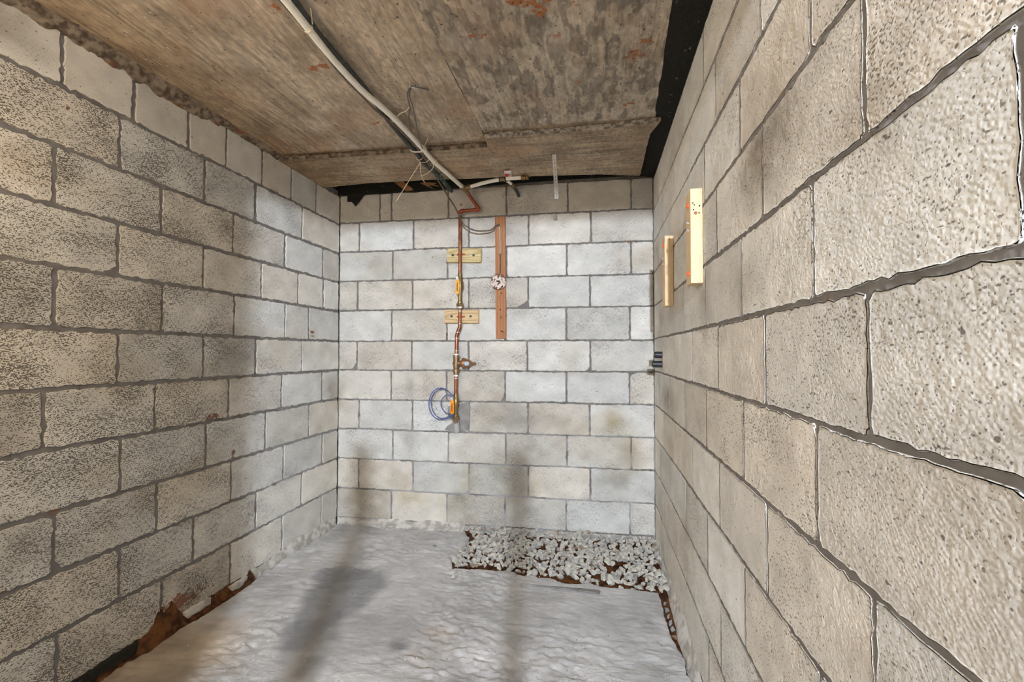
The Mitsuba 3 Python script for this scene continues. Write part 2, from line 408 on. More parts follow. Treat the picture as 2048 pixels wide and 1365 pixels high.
wood('treated_pine', (0.60, 0.50, 0.27), (0.36, 0.27, 0.11), 0, (0.93, 0.03, 1.83), 190)
wood('yellow_pine', (0.62, 0.47, 0.27), (0.40, 0.27, 0.13), 0, (0.93, 0.02, 1.40), 150)
wood('brown_lath', (0.40, 0.185, 0.085), (0.27, 0.115, 0.05), 2, (1.10, 0.0, 1.5), 120, 0.3)
wood('pale_pine', (0.70, 0.54, 0.34), (0.60, 0.43, 0.25), 2, (2.05, -1.3, 1.6), 130, 0.3)

def copper_color(p, n, uv):
    m = FB(p.x * 40, p.y * 40, p.z * 30, 3)
    return MX((0.17, 0.062, 0.034), (0.38, 0.165, 0.09), SS(0.3, 0.7, m))
mat('copper', mikit.proc(copper_color), 0.34, metallic=0.75, spec=0.5)
mat('dark_copper', (0.33, 0.085, 0.045), 0.4, metallic=0.55, spec=0.5)
mat('brass', (0.27, 0.185, 0.085), 0.38, metallic=0.85, spec=0.5)
mat('bronze', (0.27, 0.18, 0.105), 0.42, metallic=0.7, spec=0.5)
mat('bell_bronze', (0.33, 0.16, 0.085), 0.4, metallic=0.6, spec=0.5)
mat('solder', (0.72, 0.70, 0.66), 0.35, metallic=0.8, spec=0.5)
mat('thread_tape', (0.85, 0.86, 0.88), 0.6)
mat('white_pipe', mikit.proc(lambda p, n, uv: MX((0.95, 0.94, 0.88), (0.45, 0.40, 0.33), SS(0.86, 0.9, FB(p.x * 110, p.y * 60, p.z * 110, 2)))), 0.38, spec=0.5)
mat('crimp_black', (0.015, 0.015, 0.017), 0.5, metallic=0.3)
def old_pipe_color(p, n, uv):
    c = MX((0.022, 0.026, 0.024), (0.075, 0.085, 0.08), FB(p.x * 60, p.y * 60, p.z * 60, 3))
    return MX(c, (0.06, 0.26, 0.18), SS(0.58, 0.68, FB(p.x * 45, p.y * 45 + 3, p.z * 45, 3)) * SS(-0.62, -0.5, p.y) * SS(-0.24, -0.32, p.y))
mat('old_pipe', mikit.proc(old_pipe_color), 0.6, lambda p, n, uv: 0.003 * FB(p.x * 110, p.y * 110, p.z * 110, 2))
mat('cable_sheath', mikit.proc(lambda p, n, uv: MX((0.065, 0.045, 0.033), (0.17, 0.125, 0.095), FB(p.x * 60, p.y * 60, p.z * 60, 2))), 0.5)
mat('conduit_grey', (0.42, 0.38, 0.32), 0.45, metallic=0.4)
mat('steel_wire', (0.16, 0.155, 0.15), 0.45, metallic=0.6)
mat('galvanised', mikit.proc(lambda p, n, uv: MX((0.50, 0.52, 0.53), (0.70, 0.72, 0.73), N(p.x * 120, p.y * 120, p.z * 120))), 0.42, metallic=0.5)
mat('cream_plastic', (0.78, 0.69, 0.52), 0.5)
mat('white_plastic', (0.82, 0.80, 0.74), 0.5)
mat('twist_wire', (0.74, 0.58, 0.38), 0.5)
mat('blue_cable', (0.035, 0.075, 0.26), 0.4, spec=0.5)
mat('lever_yellow', (0.82, 0.43, 0.045), 0.5)
mat('lever_orange', (0.85, 0.30, 0.02), 0.5)
mat('lever_print', (0.06, 0.03, 0.012), 0.6)
mat('label_blue', (0.36, 0.50, 0.62), 0.5)
mat('screw_blue', (0.055, 0.075, 0.11), 0.4, metallic=0.6)
mat('orange_cap', (0.85, 0.12, 0.03), 0.5)
mat('black_plastic', (0.018, 0.020, 0.024), 0.4, spec=0.5)
mat('tag_white', (0.74, 0.72, 0.70), 0.7)
mat('tag_red', (0.55, 0.03, 0.03), 0.6)
mat('tag_grey', (0.32, 0.30, 0.30), 0.7)
mat('cardboard', mikit.proc(lambda p, n, uv: MX((0.22, 0.10, 0.045), (0.40, 0.22, 0.12), FB(p.x * 60, p.y * 60, p.z * 60, 3))), 0.9)
mat('grey_patch', mikit.proc(lambda p, n, uv: MX((0.19, 0.185, 0.175), (0.34, 0.335, 0.32), FB(p.x * 30, p.y * 30, p.z * 30, 3))), 0.85, lambda p, n, uv: 0.003 * FB(p.x * 60, p.y * 60, p.z * 60, 3))
mat('grey_sleeve', (0.38, 0.38, 0.385), 0.6)
def cover_color(p, n, uv):
    f = FB(p.x * 80, p.y * 80, p.z * 50, 3)
    c = MX((0.70, 0.64, 0.60), (0.52, 0.44, 0.40), FB(p.x * 200, p.y * 200, p.z * 200, 2))
    rim = SS(0.036, 0.050, dr.sqrt(dr.square(p.x - 1.152) + dr.square(p.z - 1.628)))
    top = SS(0.01, 0.045, p.z - 1.628)
    return MX(c, (0.16, 0.075, 0.04), SS(0.60, 0.70, f + 0.22 * rim + 0.10 * top))
mat('rusty_white', mikit.proc(cover_color), 0.7, lambda p, n, uv: 0.001 * FB(p.x * 80, p.y * 80, p.z * 50, 3))
mat('dark_hole', (0.012, 0.011, 0.010), 0.8)
mat('knot', (0.30, 0.13, 0.05), 0.6)
mat('lamp_housing', (0.6, 0.6, 0.6), 0.5)
mat('plaster', (0.55, 0.52, 0.48), 0.9)

# ------------------------------------------------------------------ walls of concrete block
COURSES = {'back': [-0.08, .024, .225, .430, .634, .840, 1.043, 1.243, 1.457, 1.662, 1.868, 2.073, 2.272],
           'left': [-0.08, .018, .226, .427, .630, .841, 1.041, 1.242, 1.453, 1.654, 1.857, 2.064, 2.268],
           'right': [-0.08, .020, .224, .433, .641, .843, 1.049, 1.250, 1.454, 1.665, 1.860, 2.060, 2.258]}
CUTS = {'back': [[.3, .94, 1.34, 1.75], [.399, .793, 1.188, 1.586, 1.983], [.160, .554, .946, 1.340, 1.739], [.408, .801, 1.193, 1.591, 1.992], [.157, .548, .942, 1.340, 1.737], [.393, .788, 1.187, 1.588, 1.984],
                 [.139, .539, .937, 1.334, 1.740], [.394, .788, 1.189, 1.589, 1.989], [.140, .543, .939, 1.339, 1.740], [.399, .790, 1.195, 1.593, 1.998], [.149, .547, .938, 1.343, 1.746], [.302, .388, .795, 1.194, 1.599, 2.000]],
        'left': [[-1.6, -1.2, -.8, -.4], [-1.780, -1.382, -.999, -.599, -.194], [-1.568, -1.224, -.820, -.417], [-1.798, -1.414, -1.001, -.598, -.190], [-1.571, -1.163, -.755, -.345], [-1.835, -1.432, -1.028, -.619, -.201],
                 [-1.590, -1.186, -.837, -.431], [-1.813, -1.405, -.998, -.596, -.357], [-1.598, -1.195, -.801, -.473, -.196], [-1.821, -1.418, -1.012, -.603, -.206], [-1.598, -1.193, -.856, -.440], [-1.804, -1.547, -1.288, -1.065, -.806, -.552, -.293]],
        'right': []}
for k in range(12):
    a = -2.42 if k % 2 == 0 else -2.258
    CUTS['right'].append([a + .4064 * i for i in range(int((-.12 - a) / .4064) + 1)])
Y_NEAR = -3.28
EXTENT = {'back': (0.0, W), 'left': (Y_NEAR, 0.0), 'right': (Y_NEAR, 0.0)}
JOINT = {'back': (.0052, .0055), 'left': (.0080, .0078), 'right': (.0048, .0040)}      # half thickness: bed joint, head joint
SPECKLE = {'back': (3, 6), 'left': (4, 9), 'right': (3, 6)}
WIDE = {('left', 9, -.603): .010, ('left', 10, -.856): .013, ('left', 11, -1.547): .010, ('left', 11, -1.288): .010, ('left', 8, -.196): .010, ('left', 8, -.473): .008}
CHIPS = {('back', 8, .939): [(1, 0, .075, .045)], ('back', 6, .0): [(1, 0, .03, .05)], ('back', 6, 1.334): [(1, 0, .02, .03)], ('back', 5, .788): [(1, 0, .03, .04)], ('left', 8, -2.0044): [(1, 0, .05, .03)], ('back', 2, .554): [(1, 0, .03, .03)],
         ('back', 5, 1.984): [(0, 1, .05, .02)], ('right', 3, -2.258): [(0, 0, .03, .05)], ('left', 3, -1.798): [(0, 0, .03, .03)]}

def to_world(wall, s, z, d):
    """d: metres proud of the wall's face, into the room"""
    if wall == 'back':
        return np.stack([s, -d, z], -1)
    if wall == 'left':
        return np.stack([d, s, z], -1)
    return np.stack([W - d, s, z], -1)

def wave(wall, k, s):
    return 0.0035 * (fb(np.asarray(s) * 3.1 + k * 7.3, {'back': 1.5, 'left': 4.5, 'right': 8.5}[wall], 0, 2) - 0.5) * 2

bid = 0
def build_wall(side):
    global bid
    rg = np.random.default_rng({'back': 11, 'left': 12, 'right': 13}[side])
    s0, s1 = EXTENT[side]
    zs = COURSES[side]
    # mortar bed: the joints, recessed behind the faces of the blocks
    ns, nz = int((s1 - s0) / .02) + 1, int(2.36 / .02) + 1
    gs, gz = np.meshgrid(np.linspace(s0, s1, ns), np.linspace(-.12, 2.30 if side != 'right' else 2.262, nz))
    d = {'back': -.0042, 'left': -.0052, 'right': -.0022}[side] + {'back': .0018, 'left': .0022, 'right': .0008}[side] * (noise3(gs * 60, gz * 60, 3.0) - .5) * 2
    v = to_world(side, gs.ravel(), gz.ravel(), d.ravel())
    idx = np.arange(ns * nz).reshape(nz, ns)
    q = np.stack([idx[:-1, :-1], idx[:-1, 1:], idx[1:, 1:], idx[1:, :-1]], -1).reshape(-1, 4)
    if side == 'left':
        q = q[:, ::-1]
    nf = len(v)
    back = to_world(side, np.array([s0, s1, s1, s0]), np.array([-.12, -.12, 2.3, 2.3]), np.full(4, -.16))
    v = np.vstack([v, back])
    f = np.vstack([q[:, [0, 1, 2]], q[:, [0, 2, 3]], [[nf, nf + 2, nf + 1], [nf, nf + 3, nf + 2]]])
    key = struct('wall_' + side, trimesh.Trimesh(v, f, process=False), 'mortar',
                 {'back': 'far wall of whitewashed concrete blocks with the copper pipe', 'left': 'left wall of speckled concrete blocks with dark joints', 'right': 'right wall of painted concrete blocks seen at a grazing angle'}[side])
    hb, hj = JOINT[side]
    for k in range(len(zs) - 1):
        cuts = sorted(set([s0] + [c for c in CUTS[side][k] if s0 < c < s1] + [s1]))
        while cuts[1] - cuts[0] > .62:
            cuts.insert(1, cuts[1] - .4064)
        for a, b in zip(cuts[:-1], cuts[1:]):
            if b - a < .03:
                continue
            ga = WIDE.get((side, k, round(a, 3)), hj) * rg.uniform(.85, 1.2)
            gb = WIDE.get((side, k, round(b, 3)), hj) * rg.uniform(.85, 1.2)
            if b == s1 and side != 'back':
                gb = .004
            zb, zt = zs[k] + hb * rg.uniform(.8, 1.2), zs[k + 1] - hb * rg.uniform(.8, 1.2)
            P = sbox(a + ga, zb, b - gb, zt)
            r = min(rg.uniform(.004, .012), (b - a - ga - gb) * .3)
            P = P.buffer(-r).buffer(r, quad_segs=3)
            for (cs, cz, ws, wz) in CHIPS.get((side, k, round(a, 4)), []):
                xs, zz = (b - gb, a + ga)[1 - cs], (zt, zb)[1 - cz]
                P = P.difference(Polygon([(xs + (.01 if cs else -.01), zz + (.01 if cz else -.01)), (xs + (-ws if cs else ws), zz + (.01 if cz else -.01)), (xs + (-ws if cs else ws), zz), (xs + (-ws if cs else ws) * .45, zz + (-wz if cz else wz) * .4), (xs, zz + (-wz if cz else wz)), (xs + (.01 if cs else -.01), zz + (-wz if cz else wz))]))
            if P.geom_type != 'Polygon':
                P = max(P.geoms, key=lambda g: g.area)
            ring = np.array(P.segmentize(.017).exterior.coords)[:-1]
            n = len(ring)
            t = np.roll(ring, -1, 0) - np.roll(ring, 1, 0)
            nr = np.stack([t[:, 1], -t[:, 0]], 1) / (np.linalg.norm(t, axis=1, keepdims=True) + 1e-9)
            amp = {'back': .0016, 'left': .0024, 'right': .0016}[side]
            ring = ring + nr * rg.normal(0, amp, n)[:, None]
            fr = (ring[:, 1] - zb) / (zt - zb)
            wv = (1 - fr) * wave(side, k, ring[:, 0]) + fr * wave(side, k + 1, ring[:, 0])
            c = np.array([(a + b) / 2, (zb + zt) / 2])
            h = np.array([(b - a) / 2, (zt - zb) / 2])
            ins = c + (ring - c) * (1 - (.0012 if side == 'left' else .002) / h)
            flat = .3 if side == 'right' else 1.0
            pr = rg.uniform(-.0012, .0018) * flat
            tx, tz = rg.uniform(-.0012, .0012, 2) * flat
            def face(q, dd):
                return to_world(side, q[:, 0], q[:, 1] + wv, dd + pr + tx * (q[:, 0] - c[0]) / h[0] + tz * (q[:, 1] - c[1]) / h[1])
            mid = c + (ring - c) * .5
            v = np.vstack([face(ring, np.full(n, -.010)), face(ring, np.full(n, -.0020 if side != 'right' else -.0007)), face(ins, np.full(n, 0.0)), to_world(side, np.array([c[0]]), np.array([c[1] + wv.mean()]), np.array([pr]))])
            i = np.arange(n)
            j = (i + 1) % n
            f = []
            for L in (0, 1):
                f += [np.stack([L * n + i, L * n + j, (L + 1) * n + j], 1), np.stack([L * n + i, (L + 1) * n + j, (L + 1) * n + i], 1)]
            f.append(np.stack([2 * n + i, 2 * n + j, np.full(n, 3 * n)], 1))
            f = np.vstack(f)
            if side == 'left':
                f = f[:, ::-1]
            m = trimesh.Trimesh(v, f, process=False)
            fine = side == 'right' and -2.9 < (a + b) / 2 < -1.15
            if fine:
                hgt = .0040 if (a + b) / 2 < -1.7 else .007
                Q = Polygon(ins).buffer(0)
                g = np.stack(np.meshgrid(np.arange(ins[:, 0].min(), ins[:, 0].max(), hgt), np.arange(ins[:, 1].min(), ins[:, 1].max(), hgt)), -1).reshape(-1, 2)
                g = g + rg.uniform(-.25, .25, g.shape) * hgt
                g = g[shapely.contains_xy(Q.buffer(-.6 * hgt), g[:, 0], g[:, 1])]
                q = np.vstack([ins, g])
                tri = Delaunay(q).simplices
                cc = q[tri].mean(1)
                tri = tri[shapely.contains_xy(Q, cc[:, 0], cc[:, 1])]
                e1, e2 = q[tri[:, 1]] - q[tri[:, 0]], q[tri[:, 2]] - q[tri[:, 0]]
                bad = e1[:, 0] * e2[:, 1] - e1[:, 1] * e2[:, 0] < 0
                tri[bad] = tri[bad][:, ::-1]
                G = np.vstack([ins, g])
                pim = np.clip((fb(G[:, 0] * 100, G[:, 1] * 85, 3.0 + k, 2) - .60) / .22, 0, 1) * .0008
                pit_ = np.clip((fb(G[:, 0] * 115 + 40, G[:, 1] * 100, 9.0 + k, 2) - .64) / .16, 0, 1) * .0009
                zone = (.30 if (a + b) / 2 < -2.1 else .55) * (.35 + .9 * np.clip((fb(G[:, 0] * 7, G[:, 1] * 9, 21.0 + k, 2) - .35) / .3, 0, 1))
                dd = zone * (pim - pit_) + .0006 * (fb(G[:, 0] * 30, G[:, 1] * 30, 1.0, 3) - .5)
                dd[:n] = 0
                wg = np.concatenate([wv, np.full(len(g), wv.mean())])
                v2 = to_world(side, G[:, 0], G[:, 1] + wg, dd + pr + tx * (G[:, 0] - c[0]) / h[0] + tz * (G[:, 1] - c[1]) / h[1])
                keep = f[:4 * n]
                v = np.vstack([v[:2 * n], v2])
                m = trimesh.Trimesh(v, np.vstack([keep, tri + 2 * n]), process=False)
            lo, hi = SPECKLE[side]
            if side == 'left':
                near = np.clip((-.35 - (a + b) / 2) / 1.0, 0, 1)                     # the paint has worn thin towards the entrance
                lv = lo + (hi - lo) * near + rg.uniform(-1.0, 1.0)
                if k == 11:
                    lv = rg.uniform(1, 3)
            else:
                lv = rg.uniform(lo, hi)
            if side == 'back' and k in (4, 10) and .9 < (a + b) / 2 < 1.3:
                lv = 5
            bid += 1
            uv = np.column_stack([np.full(len(v), bid + .5), np.full(len(v), int(np.clip(round(lv), 0, 9)) + .5)])
            part(key, 'block', m, 'block_paint', uv=uv, smooth=True if fine else False)

for side in ('back', 'left', 'right'):
    build_wall(side)

# lime mortar fillets and smears where the walls meet the floor and each other
def fillet(path, w, h, seed, d0=0.0):
    """path: list of (point on the wall's foot, inward direction)"""
    v, f = [], []
    for i, (q, d) in enumerate(path):
        a = .6 + .8 * noise3(q[0] * 9 + seed, q[1] * 9, 0)
        v += [q + d * d0 + [0, 0, h * a], q + d * (w * .35) + [0, 0, h * .45 * a], q + d * (w * a) + [0, 0, .001], q + d * (w * a) + [0, 0, -.03]]
    for i in range(len(path) - 1):
        for k in range(3):
            x = i * 4 + k
            f += [[x, x + 1, x + 5], [x, x + 5, x + 4]]
    return trimesh.Trimesh(np.array(v), np.array(f), process=False)

def lime_color(p, n, uv):
    m = FB(p.x * 30, p.y * 30, p.z * 30, 4)
    return MX((0.36, 0.345, 0.31), (0.60, 0.59, 0.56), SS(0.3, 0.65, m))
mat('lime_mortar', mikit.proc(lime_color), 0.9, lambda p, n, uv: 0.004 * FB(p.x * 60, p.y * 60, p.z * 60, 3), spec=0.2)
part('wall_back', 'mortar_fillet', fillet([(np.array([x, 0, 0.0]), np.array([0, -1.0, 0])) for x in np.arange(.02, .93, .02)], .045, .032, 1), 'lime_mortar', 'rough whitish mortar fillet along the foot of the wall', smooth=40)
part('wall_left', 'mortar_fillet', fillet([(np.array([0, y, -.015]), np.array([1.0, 0, 0])) for y in np.arange(-.93, -.01, .02)], .018, .05, 4), 'lime_mortar', 'rough whitish mortar fillet along the foot of the wall', smooth=40)
part('wall_right', 'mortar_fillet', fillet([(np.array([W, y, -.03]), np.array([-1.0, 0, 0])) for y in np.arange(-.02, -1.75, -.02)], .022, .07, 7), 'lime_mortar', 'rough whitish mortar fillet along the foot of the wall', smooth=40)

# ------------------------------------------------------------------ floor: slab with a gravel pit, soil in the gaps along the walls
pit_soil = Polygon([(.90, .02), (.98, -.12), (.985, -.28), (.955, -.42), (.965, -.51), (1.0, -.59), (1.262, -.565), (1.376, -.590), (1.536, -.61), (1.66, -.665), (1.76, -.64), (1.891, -.67), (2.06, -.68), (2.06, -1.30), (2.14, -1.30), (2.14, .02)])
def soil_h(x, y):
    return -.022 - .014 * np.clip((-.66 - y) / .04, 0, 1) + .014 * (fb(x * 14, y * 14, 3.0, 3) - .5)
struct('ground', cat(place(trimesh.creation.box((3.6, 5.4, .1)), (1.07, -2.2, -.115)), sheet(pit_soil, .015, soil_h, .05, 0, 4)), 'soil', 'reddish brown soil in the pit and in the gaps beside the slab')
slab_poly = Polygon([(.041, -.052), (.93, -.045), (.985, -.13), (.99, -.28), (.965, -.42), (.975, -.50), (1.005, -.575), (1.10, -.565), (1.262, -.548), (1.376, -.575), (1.536, -.600), (1.60, -.640), (1.641, -.655), (1.70, -.640), (1.742, -.622), (1.792, -.648), (1.891, -.655), (2.02, -.66), (2.072, -.672),
                     (2.072, -.87), (2.077, -1.028), (2.086, -1.103), (2.104, -1.165), (2.098, -1.27), (2.118, -1.36), (2.12, -3.28), (.0, -3.28), (.018, -1.70), (.029, -1.565), (.045, -1.478), (.044, -1.323), (.057, -1.156), (.058, -.957), (.037, -.833), (.028, -.47)])
def floor_h(x, y):
    w = 3 * fb(x * 2.5, y * 2.5, 0.0, 2)
    rough = .45 + .9 * np.clip((fb(x * 2.5, y * 2.5, 12.0, 2) - .4) / .25, 0, 1)
    a = np.abs(fb(x * 7 + y * 4 + w, y * 15 + w, 4.0, 2) - .5)
    b = np.abs(fb(x * 15 + y * 7 + w, y * 30 + w, 1.0, 2) - .5)
    c = fb(x * 40 + y * 12, y * 60, 7.0, 2) - .5
    return .003 * (fb(x * 3, y * 4, 1.0, 2) - .5) - rough * (.017 * a + .017 * b + .009 * c)
struct('floor', sheet(slab_poly, .0085, floor_h, .06, .006, 3, .004), 'floor_concrete', 'rough trowelled grey concrete floor slab with darker damp patches', smooth=35)

rg = np.random.default_rng(77)
STONES = []
for i in range(10):
    q = rg.normal(size=(13, 3))
    q /= np.linalg.norm(q, axis=1, keepdims=True)
    q *= rg.uniform(.82, 1.0, (13, 1)) * np.array([1.0, rg.uniform(.62, .9), rg.uniform(.45, .7)])
    m = trimesh.Trimesh(q, ConvexHull(q).simplices, process=False)
    m.fix_normals()
    STONES.append(m)
TONES = [6, 7, 5, 7, 4, 6, 2, 7]
STONE_PLY = {}
def stone_ply(i, t):
    if (i, t) not in STONE_PLY:
        m = STONES[i]
        STONE_PLY[i, t] = mikit.ply(m, 'material_stone', uv=np.column_stack([np.full(len(m.vertices), t + .5), np.full(len(m.vertices), .5)]))
    return STONE_PLY[i, t]

import shapely
pit = Polygon([(.93, -.02), (.995, -.12), (1.0, -.28), (.97, -.42), (.982, -.50), (1.01, -.572), (1.262, -.545), (1.376, -.570), (1.536, -.590), (1.66, -.640), (1.76, -.620), (1.891, -.650), (2.12, -.665), (2.12, -.02)])
spots = []
sp = .0275
for gy in np.arange(-.67, 0, sp * .87):
    for gx in np.arange(.9, 2.14, sp):
        x, y = gx + rg.uniform(-.4, .4) * sp, gy + rg.uniform(-.4, .4) * sp
        if shapely.contains_xy(pit, x, y):
            hump = .022 + .014 * noise3(x * 8, y * 8, 0) + .02 * max(0.0, (y + .12) / .12)
            edge = min(1.0, pit.exterior.distance(shapely.Point(x, y)) / .05) if y < -.06 and x < 2.06 else 1.0
            if edge < .35 and rg.random() < .25:
                continue
            spots.append((x, y, -.022 + hump * (.8 + .2 * edge) + rg.uniform(-.006, .006) - .004 * (1 - edge)))
spots = [s for s in spots if noise3(s[0] * 13, s[1] * 16, 5.0) < .83]
spots.sort(key=lambda s: np.linalg.norm(np.array(s) - CAM))
far_v, far_f, far_uv, at = [], [], [], 0
for n_, (x, y, z) in enumerate(spots):
    i, t = int(rg.integers(10)), TONES[int(rg.integers(8))]
    size = rg.uniform(.0165, .0255) * (1.25 if rg.random() < .08 else 1)
    M = trimesh.transformations.euler_matrix(*(rg.normal(0, .45, 2)), rg.uniform(0, 6.28))
    M[:3, :3] *= size
    M[:3, 3] = (x, y, z)
    if n_ < 300:
        key = thing('gravel_stone', 'pale angular crushed stone among many in the gravel pit by the far wall', 'stone', 'crushed stones in the gravel pit')
        scene[key] = {**stone_ply(i, t), 'to_world': T(M)}
    else:
        m = STONES[i].copy()
        m.apply_transform(M)
        far_v.append(m.vertices); far_f.append(m.faces + at); far_uv.append(np.column_stack([np.full(len(m.vertices), t + .5), np.full(len(m.vertices), .5)])); at += len(m.vertices)
scene['gravel'] = mikit.ply(trimesh.Trimesh(np.vstack(far_v), np.vstack(far_f), process=False), 'material_stone', uv=np.vstack(far_uv))
labels['gravel'] = {'label': 'crushed grey stones filling the far part of the pit along the back wall', 'category': 'gravel', 'kind': 'stuff'}

# stones jammed in the gap along the right wall
for n_, y in enumerate(np.arange(-.72, -1.75, -.055)):
    if -1.20 < y < -1.02:
        continue
    x = np.interp(y, [-1.4, -1.2, -1.0, -.6], [2.125, 2.118, 2.098, 2.094]) + rg.uniform(-.003, .003)
    i = int(rg.integers(10))
    M = trimesh.transformations.euler_matrix(rg.uniform(-.4, .4), rg.uniform(-.4, .4), 1.57 + rg.uniform(-.4, .4))
    M[:3, :3] *= rg.uniform(.018, .024) * np.array([1.2, .75, .8])
    M[:3, 3] = (x, y, -.028)
    key = thing('gap_stone', 'brownish stone jammed in the gap between the floor slab and the right wall', 'stone', 'stones in the gap along the right wall')
    scene[key] = {**stone_ply(i, 1 if y > -1.0 else 3), 'to_world': T(M)}
M = trimesh.transformations.euler_matrix(.3, .2, .6); M[:3, :3] *= np.array([.030, .030, .024]); M[:3, 3] = (2.104, -.625, .004)
key = thing('corner_stone', 'largest white stone at the right end of the gravel beside the right wall', 'stone')
scene[key] = {**stone_ply(4, 8), 'to_world': T(M)}

# the wedge-shaped chip and small crumbs on the slab
w = trimesh.Trimesh(*(lambda q: (q, ConvexHull(q).simplices))(np.array([[1.036, -.700, .002], [1.052, -.702, .002], [1.060, -.655, .003], [1.050, -.640, .004], [1.040, -.670, .003], [1.048, -.690, .022], [1.055, -.655, .024], [1.052, -.640, .012]])), process=False)
w.fix_normals()
one('stone_chip', w, 'stone', 'pale wedge-shaped stone chip lying alone on the slab left of the gravel', 'stone', uv=np.tile([7.5, .5], (len(w.vertices), 1)))
w = trimesh.Trimesh(*(lambda q: (q, ConvexHull(q).simplices))(np.array([[.80, -.318, .002], [.825, -.335, .002], [.835, -.330, .004], [.815, -.315, .009], [.806, -.312, .005], [.828, -.336, .007]])), process=False)
w.fix_normals()
one('dark_chip', w, 'stone', 'small dark stone chip on the slab between the back left corner and the gravel', 'stone', uv=np.tile([.5, .5], (len(w.vertices), 1)))
sl = Polygon([(1.395, -.708), (1.42, -.704), (1.60, -.711), (1.786, -.712), (1.794, -.722), (1.788, -.740), (1.62, -.722)])
one('wood_sliver', sheet(sl, .02, lambda x, y: .005 + .001 * np.sin(x * 20) + np.clip((x - 1.4) / .4, 0, 1) * .004, .006, .002, 5), 'mortar', 'thin grey wooden sliver lying on the slab in front of the gravel', 'sliver')
cv, cf, at = [], [], 0
for _ in range(260):
    if rg.random() < .5:
        x, y = rg.uniform(1.0, 1.75), -.60 - abs(rg.normal(0, .07))
    else:
        x, y = rg.uniform(.1, 2.05), rg.uniform(-1.75, -.1)
    if not shapely.contains_xy(slab_poly.buffer(-.01), x, y):
        continue
    m = STONES[int(rg.integers(10))].copy()
    M = trimesh.transformations.euler_matrix(*rg.uniform(0, 6, 3)); M[:3, :3] *= rg.uniform(.0016, .0048); M[:3, 3] = (x, y, .002)
    m.apply_transform(M)
    cv.append(m.vertices); cf.append(m.faces + at); at += len(m.vertices)
scene['stone_crumbs'] = mikit.ply(trimesh.Trimesh(np.vstack(cv), np.vstack(cf), process=False), 'material_stone', uv=np.tile([7.5, .5], (at, 1)))
labels['stone_crumbs'] = {'label': 'tiny pale stone crumbs scattered over the concrete slab', 'category': 'debris', 'kind': 'stuff'}

# soil and broken mortar along the foot of the left wall
def heap(y0, y1, w, h, seed, n=70, x0=-.004):
    ys = np.linspace(y0, y1, n)
    v, f = [], []
    for i, y in enumerate(ys):
        e = h(y) * (.7 + .6 * noise3(y * 45, seed, 0))
        for k in range(6):
            t = k / 5
            v.append([x0 + w(y) * t, y, -.03 + e * (1 - t) ** 1.2 + .014 * (noise3(y * 70, t * 5, seed) - .5) * (k < 5)])
    for i in range(n - 1):
        for k in range(5):
            a = i * 6 + k
            f += [[a, a + 1, a + 7], [a, a + 7, a + 6]]
    return trimesh.Trimesh(np.array(v), np.array(f), process=False)
struct('soil_bank', heap(-1.8, -.86, lambda y: .055, lambda y: .055 + .035 * math.exp(-((y + 1.42) / .1) ** 2) + .065 * math.exp(-((y + 1.35) / .055) ** 2), 2.0), 'soil', 'rust brown soil bank in the gap along the left wall', smooth=40)
labels['soil_bank']['category'] = 'soil'
for (y0, y1, z, nm) in [(-1.02, -.90, .018, 'pale'), (-1.28, -1.14, .030, 'brown')]:
    sl = Polygon([(.004, y0), (.020, y0 + .01), (.024, (y0 + y1) / 2), (.017, y1), (.003, y1 - .01)])
    one('mortar_fragment', sheet(sl, .012, lambda x, y, z=z: z + .006 * fb(x * 90, y * 90, 2, 2), .03, .004, 8), 'lime_mortar', 'broken %s mortar fragment at the foot of the left wall, %s' % (nm, 'farther from the camera' if nm == 'pale' else 'nearer the camera'), 'mortar', smooth=40)
sl = Polygon([(.001, -1.76), (.032, -1.72), (.030, -1.60), (.025, -1.52), (.004, -1.49), (.001, -1.6)])
one('felt_scrap', sheet(sl, .012, lambda x, y: .03 + .016 * fb(x * 60, y * 60, 2, 3), .03, .005, 9), 'felt', 'scrap of black felt at the foot of the left wall on the brown soil', 'felt', smooth=40)

# ------------------------------------------------------------------ ceiling: three board-printed concrete panels, lip, felt
Z1, Z2 = 2.28, 2.255
struct('ceiling', place(trimesh.creation.box((2.6, 3.7, .12)), (1.07, -1.66, 2.415)), 'plaster', 'board-printed concrete ceiling')
def ch1(x, y): return Z1 + .0035 * (fb(x * 3, y * 2, 2.0, 3) - .5) + .0015 * (fb(x * 40, y * 12, 4.0, 2) - .5)
def ch2(x, y): return Z2 + .003 * (fb(x * 3, y * 6, 2.0, 3) - .5) + .0015 * (fb(x * 12, y * 45, 4.0, 2) - .5)
part('ceiling', 'panel', sheet(Polygon([(-.03, -3.3), (1.2135, -3.3), (1.2165, -1.56), (1.2125, -1.3), (1.2145, -1.0), (1.2125, -.655), (.7, -.66), (-.03, -.67)]), .022, ch1, .07, 0, 21, 0, -1), 'ceiling_concrete', 'left panel with fine long grain lines and rust spots', smooth=35)
part('ceiling', 'panel', sheet(Polygon([(1.2175, -3.3), (1.97, -3.3), (2.0, -1.9), (2.019, -1.569), (2.027, -1.34), (2.038, -1.145), (2.046, -.95), (2.050, -.85), (2.085, -.815), (2.07, -.79), (1.8, -.766), (1.556, -.757), (1.266, -.758), (1.218, -.75), (1.2165, -1.0), (1.2185, -1.3), (1.2165, -1.56)]), .022, lambda x, y: ch1(x, y) - .002, .07, .004, 22, 0, -1), 'ceiling_concrete', 'right panel, greyer, with knots and dark streaks', smooth=35)
